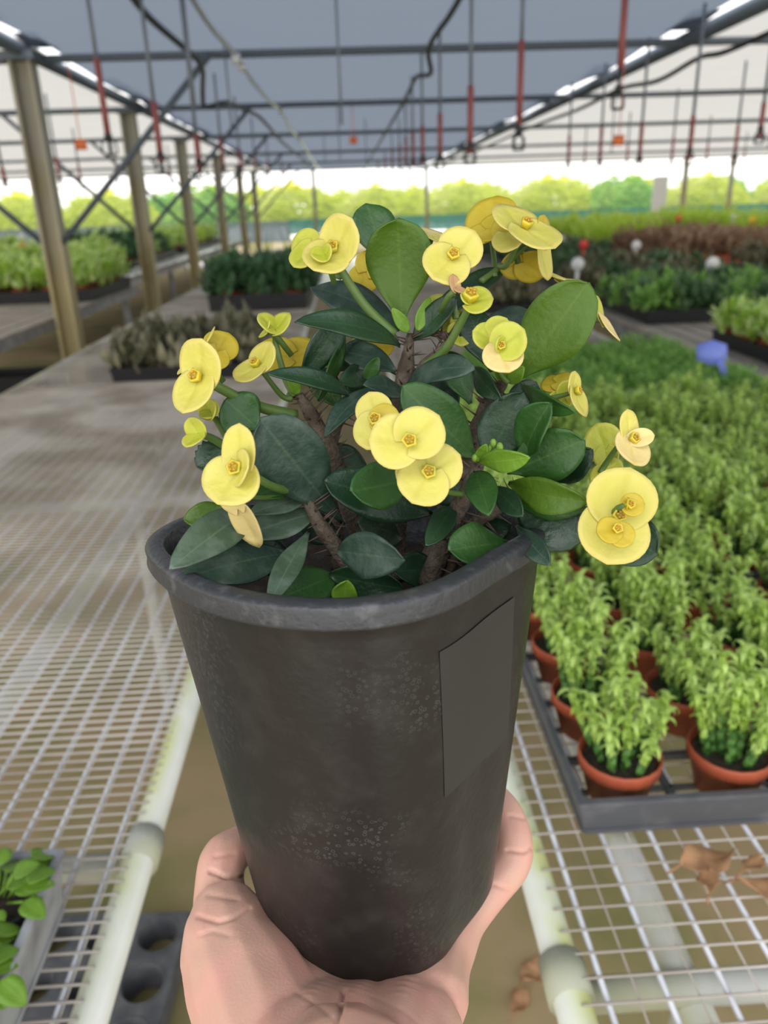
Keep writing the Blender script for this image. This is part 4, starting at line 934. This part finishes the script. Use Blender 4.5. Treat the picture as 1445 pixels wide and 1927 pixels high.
# --- flowers: a stalk, two rounded bracts and a small cup at the middle
def bract_rows(o, n, a, R, tilt, asp, cup):
    a = (a - n * a.dot(n)).normalized(); s = a.cross(n); t = math.radians(tilt)
    A = a * math.cos(t) + n * math.sin(t); N = n * math.cos(t) - a * math.sin(t)
    c = .52 * R; rows = []
    for i in range(8):
        q = (i / 7) ** .9; r = []
        for j in range(33):
            th = math.radians(-142 + 284 * j / 32)
            rad = c * math.cos(th) + math.sqrt(max(0, R * R - (c * math.sin(th)) ** 2)); rad *= 1 + .035 * math.exp(-(th / .10) ** 2) - .02 * math.exp(-(th / .35) ** 2)
            x, y = rad * q * math.sin(th) * asp, rad * q * math.cos(th)
            z = cup * R * (q * q) * (.9 + .4 * math.cos(th)) - .10 * R * math.exp(-(x / (.12 * R)) ** 2) * q * (1 - q) * 2 + .035 * R * q * q * math.sin(4 * th + R * 900)
            r.append(o + s * x + A * y + N * z)
        rows.append(r)
    return rows
def flower(x, y, d, n, bracts, stalk=None, cy=1.0, name='flower', rad_px=7, mt='stalk'):
    o = at(x, y, d); N = (RIGHT * n[0] + UP * n[1] - FWD * n[2]).normalized()
    m = MB()
    if stalk:
        e = at(*stalk); mid = (o - N * .012).lerp(e, .45) + Vector((0, 0, -.002)); P = smooth_path([o - N * .0005, o - N * .006, mid, e], 5)
        m.tube(P, [rad_px * (.55 + .45 * i / len(P)) * d / FPX for i in range(len(P))], 8)
    else: m.tube([o, o - N * .005, o - N * .012 + Vector((0, 0, -.003))], [.0012, .0013, .0012], 8)
    f = m.build(name, M[mt], hero)
    for k, b in enumerate(bracts):
        phi, R, tilt, asp, mm, cup = (list(b) + [5, 1.08, 'bract', .10][len(b) - 2:])[:6]
        a = RIGHT * math.cos(math.radians(phi)) + UP * math.sin(math.radians(phi))
        MB().grid(bract_rows(o + N * (.0007 * k), N, a, R * d / FPX, tilt, asp, cup)).build('bract', M[mm], f, True, .0005)
    if cy:
        a, b = perp(N); r = .0021 * cy; m = MB()
        P = [(0, .0004), (r * .8, .0004), (r, .0022 * cy), (r * 1.05, .003 * cy), (r * .72, .0032 * cy), (r * .6, .0022 * cy), (0, .0020 * cy)]
        m.grid([[o + N * (z + .0008) + (a * math.cos(2 * PI * j / 15) + b * math.sin(2 * PI * j / 15)) * rr * (1 + (.16 * math.cos(5 * 2 * PI * j / 15) if rr > r * .7 else 0)) for j in range(15)] for rr, z in P], close=True)
        m.build('flower_centre', M['cyath'], f)
        m = MB()
        for j in range(5):
            t = 2 * PI * j / 5 + .3; m.ball(o + N * (.0043 * cy) + (a * math.cos(t) + b * math.sin(t)) * r * .45, .0005 * cy, 1)
        m.build('stamens', M['anther'], f)
    return f
D_ = 'bract_deep'; G_ = 'bract_green'; P_ = 'bract_peach'
flower(588, 466, .309, (-.5, .2, .8), [(150, 32, 5, 1, G_), (-125, 34, 10, 1, G_)], (640, 520, .312), 0)
flower(627, 473, .298, (-.08, .25, .95), [(38, 48, 40, 1.0), (-118, 44, 14, 1.05)], (742, 630, .316), 1.1, rad_px=11)
flower(612, 482, .294, (-.2, .3, .9), [(20, 17, 45, 1, G_), (-160, 19, 30, 1, G_)], None, 0)
flower(812, 448, .325, (.3, .7, .5), [(60, 32, 0, 1, P_), (-90, 26, 0, 1)], None, 0)
flower(852, 484, .300, (0, .12, 1), [(48, 41, 4, 1.08), (-128, 42, 4, 1.12)], (858, 600, .316), 1.1)
flower(690, 512, .335, (.1, .2, .8), [(-110, 30, 0, 1, D_), (60, 30, 0, 1, D_)], (745, 640, .328), 0)
flower(918, 436, .335, (-.35, .45, .7), [(80, 50, 10, 1.05, D_), (-125, 34, 10, 1.0, D_), (-25, 48, 10, .9, D_)], (930, 520, .332), 0)
flower(985, 492, .330, (.1, -.7, .6), [(-150, 30, 0, 1, D_), (-40, 34, 0, 1, D_)], (905, 530, .330), 0)
flower(1018, 456, .318, (.75, .0, .5), [(-65, 46, 0, .8), (100, 32, 0, 1, D_)], (960, 490, .326), 0)
flower(955, 440, .318, (-.5, .5, .7), [(100, 36, 10, .9, D_), (-60, 44, 0, .8)], None, 0)
flower(986, 432, .308, (.25, .62, .75), [(112, 50, 0, 1.0), (-62, 50, 0, 1.15)], (940, 500, .328), 1.1)
flower(882, 568, .292, (.1, .5, .85), [(0, 30, 12, 1.15, G_), (170, 14, 25, 1, G_)], (800, 690, .318), 1.3, rad_px=11)
flower(858, 545, .296, (.4, .2, .8), [(100, 20, 0, .6, 'dry'), (-60, 14, 40, .7, 'dry')], None, 0)
flower(928, 640, .288, (-.15, .3, .9), [(160, 28, 20, 1, G_), (45, 30, 35, 1, G_)], (955, 720, .306), 0)
flower(940, 655, .283, (.05, .2, .95), [(-75, 36, 5, 1.1, P_), (30, 36, 28, 1.05, G_), (150, 16, 60, 1, G_)], None, .8)
flower(1128, 600, .318, (.8, .25, .45), [(55, 34, 0, .8, G_), (-70, 36, 15, .9, P_)], (1000, 640, .318), 0)
flower(1072, 535, .330, (.1, .85, .4), [(80, 30, 0, 1, G_), (165, 30, 10, .8)], (1010, 640, .326), 0)
flower(408, 664, .302, (.35, .35, .7), [(62, 34, 0, 1.0, D_), (-120, 30, 0, 1, D_)], None, 0)
flower(372, 668, .300, (-.72, .55, .35), [(50, 40, 0, .9), (-130, 34, 0, .9)], None, 0)
flower(377, 712, .284, (-.38, .12, .9), [(66, 50, 24, 1.05), (-102, 50, 10, .88)], (556, 782, .316), 1.15, rad_px=14)
flower(542, 672, .325, (0, .4, .8), [(15, 40, 0, 1, D_), (175, 40, 0, 1, D_)], (545, 745, .318), 0)
flower(486, 690, .302, (-.35, .45, .75), [(55, 34, 15, 1, 'bract'), (-125, 34, 10, .95)], (550, 750, .316), .9)
flower(517, 622, .310, (0, .75, .55), [(48, 28, 35, 1, G_), (150, 26, 35, 1, G_)], (556, 745, .316), 0, rad_px=8)
flower(505, 622, .308, (-.6, .4, .5), [(178, 17, 0, .5, G_), (30, 12, 20, .6, G_)], None, 0)
flower(448, 955, .276, (-.25, -.55, .75), [(-78, 60, 0, .45, P_), (110, 30, 0, .8, P_)], (530, 935, .296), 0)
flower(449, 882, .262, (-.22, .08, .95), [(82, 56, 14, .62), (-112, 51, 12, 1.14), (-8, 36, 40, 1.0)], (560, 925, .298), 1.2, rad_px=11)
flower(398, 780, .294, (-.2, .35, .85), [(120, 21, 15, 1, G_), (10, 20, 45, 1, G_), (-110, 16, 30, 1, G_)], (440, 832, .300), 0, rad_px=10)
flower(375, 818, .290, (-.5, .1, .8), [(110, 24, 30, 1, G_), (-100, 24, 35, 1, G_)], (440, 835, .300), 0, rad_px=11)
flower(709, 791, .286, (-.2, .1, 1), [(105, 36, 5, 1, 'bract'), (-105, 40, 5, .95, 'bract'), (0, 30, -10, 1, D_)], (760, 880, .312), 1.1)
flower(806, 890, .268, (0, .1, 1), [(160, 42, -6, 1.1), (28, 44, 5, 1.05), (-118, 44, 2, 1.15)], (870, 930, .296), 1.15)
flower(770, 832, .260, (-.02, .1, 1), [(178, 50, 3, 1.08), (40, 48, 6, 1.08)], (840, 900, .296), 1.15)
flower(1048, 722, .312, (-.3, .4, .6), [(170, 20, 0, 1, D_), (-20, 22, 0, 1, D_)], (985, 728, .312), 0)
flower(1062, 750, .308, (.1, .2, .8), [(-150, 24, 0, .9, G_), (80, 22, 20, .9, G_)], (990, 735, .312), 0)
flower(1078, 738, .300, (.68, .15, .6), [(85, 26, 10, .9), (-70, 34, 5, .85)], (990, 730, .312), .8)
flower(1140, 848, .302, (-.45, .15, .8), [(110, 36, 0, 1.0, G_), (-80, 24, 0, 1, G_)], (1000, 905, .304), 0, rad_px=7)
flower(1150, 892, .300, (-.3, -.1, .8), [(-150, 28, 0, 1, G_), (90, 22, 0, 1, G_)], None, 0)
flower(1185, 828, .286, (.35, .2, .85), [(105, 38, 15, .62), (-108, 40, 12, 1.0, P_), (5, 26, 35, .7, P_)], (1130, 890, .300), .9)
flower(1160, 970, .274, (.02, .08, 1), [(-104, 62, 2, 1.12), (76, 60, 5, 1.12)], (1030, 915, .302), 1.1)
flower(1178, 951, .266, (.25, .2, .9), [(5, 23, 12, 1, D_), (170, 15, 55, .8, D_)], None, .8)
flower(1158, 997, .264, (0, .2, .9), [(-48, 26, 6, 1, D_), (-170, 26, 6, 1, D_)], None, .8)
flower(702, 655, .338, (0, .3, .8), [(160, 28, 0, 1, D_), (0, 26, 0, 1, D_)], None, 0)
flower(836, 592, .335, (0, .3, .8), [(120, 30, 0, 1, G_), (-60, 30, 0, 1, G_)], None, 0)
flower(862, 618, .328, (.2, .2, .8), [(60, 22, 0, 1, G_), (-90, 26, 0, 1, G_)], None, 0)
# closed buds on a short stalk
m = MB()
for (x, y, r) in ((928, 834, 8), (940, 842, 9), (893, 862, 7)):
    p = at(x, y, .282); m.ball(p, r * .282 / FPX, 2, (.8, .8, 1.15)); m.tube([p, at(905, 868, .289)], .0009, 6)
m.build('flower_buds', M['leaf_young'], hero)

# ---------------------------------------------------------------- the hand that carries the pot
hb = MB()
def chain(pts, sub=10):
    P = [p for p, r in pts]; R_ = [r for p, r in pts]; S = smooth_path(P, sub)
    for i, p in enumerate(S):
        q = i / sub; a = min(int(q), len(P) - 2); f = min(1, q - a); f = f * f * (3 - 2 * f)
        hb.ball(p, R_[a] * (1 - f) + R_[a + 1] * f, 2)
def a_(x, y, d, r): return (at(x, y, d), r)
V = Vector
BC = Vector(PC + PROT @ np.array([0, 0, -PH]))          # middle of the pot's underside
def u_(x, y, z, r): return (BC + V((x, y, z)), r)
# palm: sheets of overlapping rounds from the wrist to under the pot
HAND = [
    [a_(560, 2120, .262, .026), a_(570, 2000, .285, .024), u_(-.016, -.038, -.021, .019), u_(-.018, -.012, -.020, .0185), u_(-.020, .025, -.017, .016)],
    [a_(640, 2120, .262, .027), a_(640, 2000, .285, .023), u_(.000, -.040, -.020, .0175), u_(.000, -.012, -.0195, .018), u_(.000, .028, -.016, .0155)],
    [a_(735, 2120, .265, .026), a_(740, 1995, .290, .022), u_(.018, -.034, -.0195, .0175), u_(.018, -.010, -.0195, .018), u_(.018, .026, -.016, .015)],
    [a_(790, 2080, .275, .020), a_(800, 1960, .300, .0165), a_(795, 1895, .318, .014), u_(.030, -.010, -.017, .016), u_(.030, .020, -.012, .013)],
    # thenar and thumb
    [a_(520, 2060, .285, .026), a_(505, 1960, .300, .027), a_(470, 1865, .318, .0255), a_(437, 1790, .334, .0225), a_(424, 1725, .345, .0160)],
    [a_(560, 1930, .310, .022), a_(500, 1850, .330, .022), a_(455, 1775, .342, .018)],
    [a_(437, 1790, .336, .0200), a_(417, 1715, .350, .0130), a_(413, 1660, .359, .0118), a_(421, 1618, .366, .0116), a_(452, 1592, .376, .0100), a_(490, 1574, .388, .0085)],
    # little finger, seen on the right
    [a_(812, 1880, .325, .016), a_(832, 1800, .352, .0145), a_(878, 1722, .372, .0112), a_(925, 1668, .383, .0104), a_(960, 1625, .390, .0104), a_(968, 1585, .394, .0098), a_(955, 1535, .402, .0090), a_(932, 1500, .410, .0078)],
]
for c_ in HAND: chain(c_)
# ring, middle and index finger go up the far side of the pot
for x, s in ((.027, .95), (.006, 1.0), (-.016, .96)):
    yb = .058 - 8 * x * x
    chain([u_(x * .9, .012, -.018, .0145), u_(x, .040, -.012, .0118), u_(x, yb + .006, .004, .0104), u_(x, yb + .0125, .030 * s, .0098), u_(x * .95, yb + .0125, .052 * s, .0088), u_(x * .9, yb + .013, .066 * s, .0078)])
# forearm
chain([a_(640, 2080, .262, .031), (at(650, 2330, .215), .029), (at(655, 2900, .15), .033)])
tmp = hb.build('hand_lumps', M['skin'], None)
md = tmp.modifiers.new('r', 'REMESH'); md.mode = 'VOXEL'; md.voxel_size = .00095
ms = tmp.modifiers.new('s', 'SMOOTH'); ms.iterations = 22; ms.factor = .55
dg = bpy.context.evaluated_depsgraph_get(); ev = tmp.evaluated_get(dg)
hm = bpy.data.meshes.new_from_object(ev); hm.name = 'hand'
bpy.data.objects.remove(tmp)
# skin folds: crease lines pressed into the surface
CRE = [([(396, 1640), (425, 1650), (468, 1648)], .0018, 2.6), ([(372, 1724), (410, 1735), (440, 1727), (470, 1708)], .0012, 2.8), ([(392, 1684), (446, 1692)], .0006, 3.0), ([(405, 1612), (440, 1606)], .0005, 3), ([(560, 1868), (600, 1892), (640, 1930)], .0004, 3),
       ([(646, 1866), (640, 1900), (626, 1940)], .0020, 3.4), ([(700, 1874), (760, 1902), (800, 1935)], .0003, 3.2), ([(955, 1600), (985, 1604), (1008, 1594)], .0013, 2.6), ([(930, 1664), (962, 1676)], .0007, 3), ([(960, 1535), (986, 1540)], .0006, 3),
       ([(375, 1760), (400, 1752), (430, 1760)], .0005, 3), ]
hm.update(); nv = [v.normal.copy() for v in hm.vertices]
for v in hm.vertices:
    x, y, z = pix(v.co)
    if nv[v.index].dot((CAM - v.co).normalized()) < .05: continue
    dd = 0
    for ln, dp, wdt in CRE:
        best = 1e9
        for (xa, ya), (xb, yb) in zip(ln, ln[1:]):
            L2 = (xb - xa) ** 2 + (yb - ya) ** 2; t = max(0, min(1, ((x - xa) * (xb - xa) + (y - ya) * (yb - ya)) / L2)); best = min(best, (x - xa - t * (xb - xa)) ** 2 + (y - ya - t * (yb - ya)) ** 2)
        dd = max(dd, dp * math.exp(-best / (2 * wdt * wdt)))
    v.co -= nv[v.index] * dd
hm.materials.clear(); hm.materials.append(M['skin'])
for p in hm.polygons: p.use_smooth = True
hand = bpy.data.objects.new('person', hm); COL.objects.link(hand)
tag(hand, 'bare left hand of a person, palm up, cupping the base of the black pot', 'person')
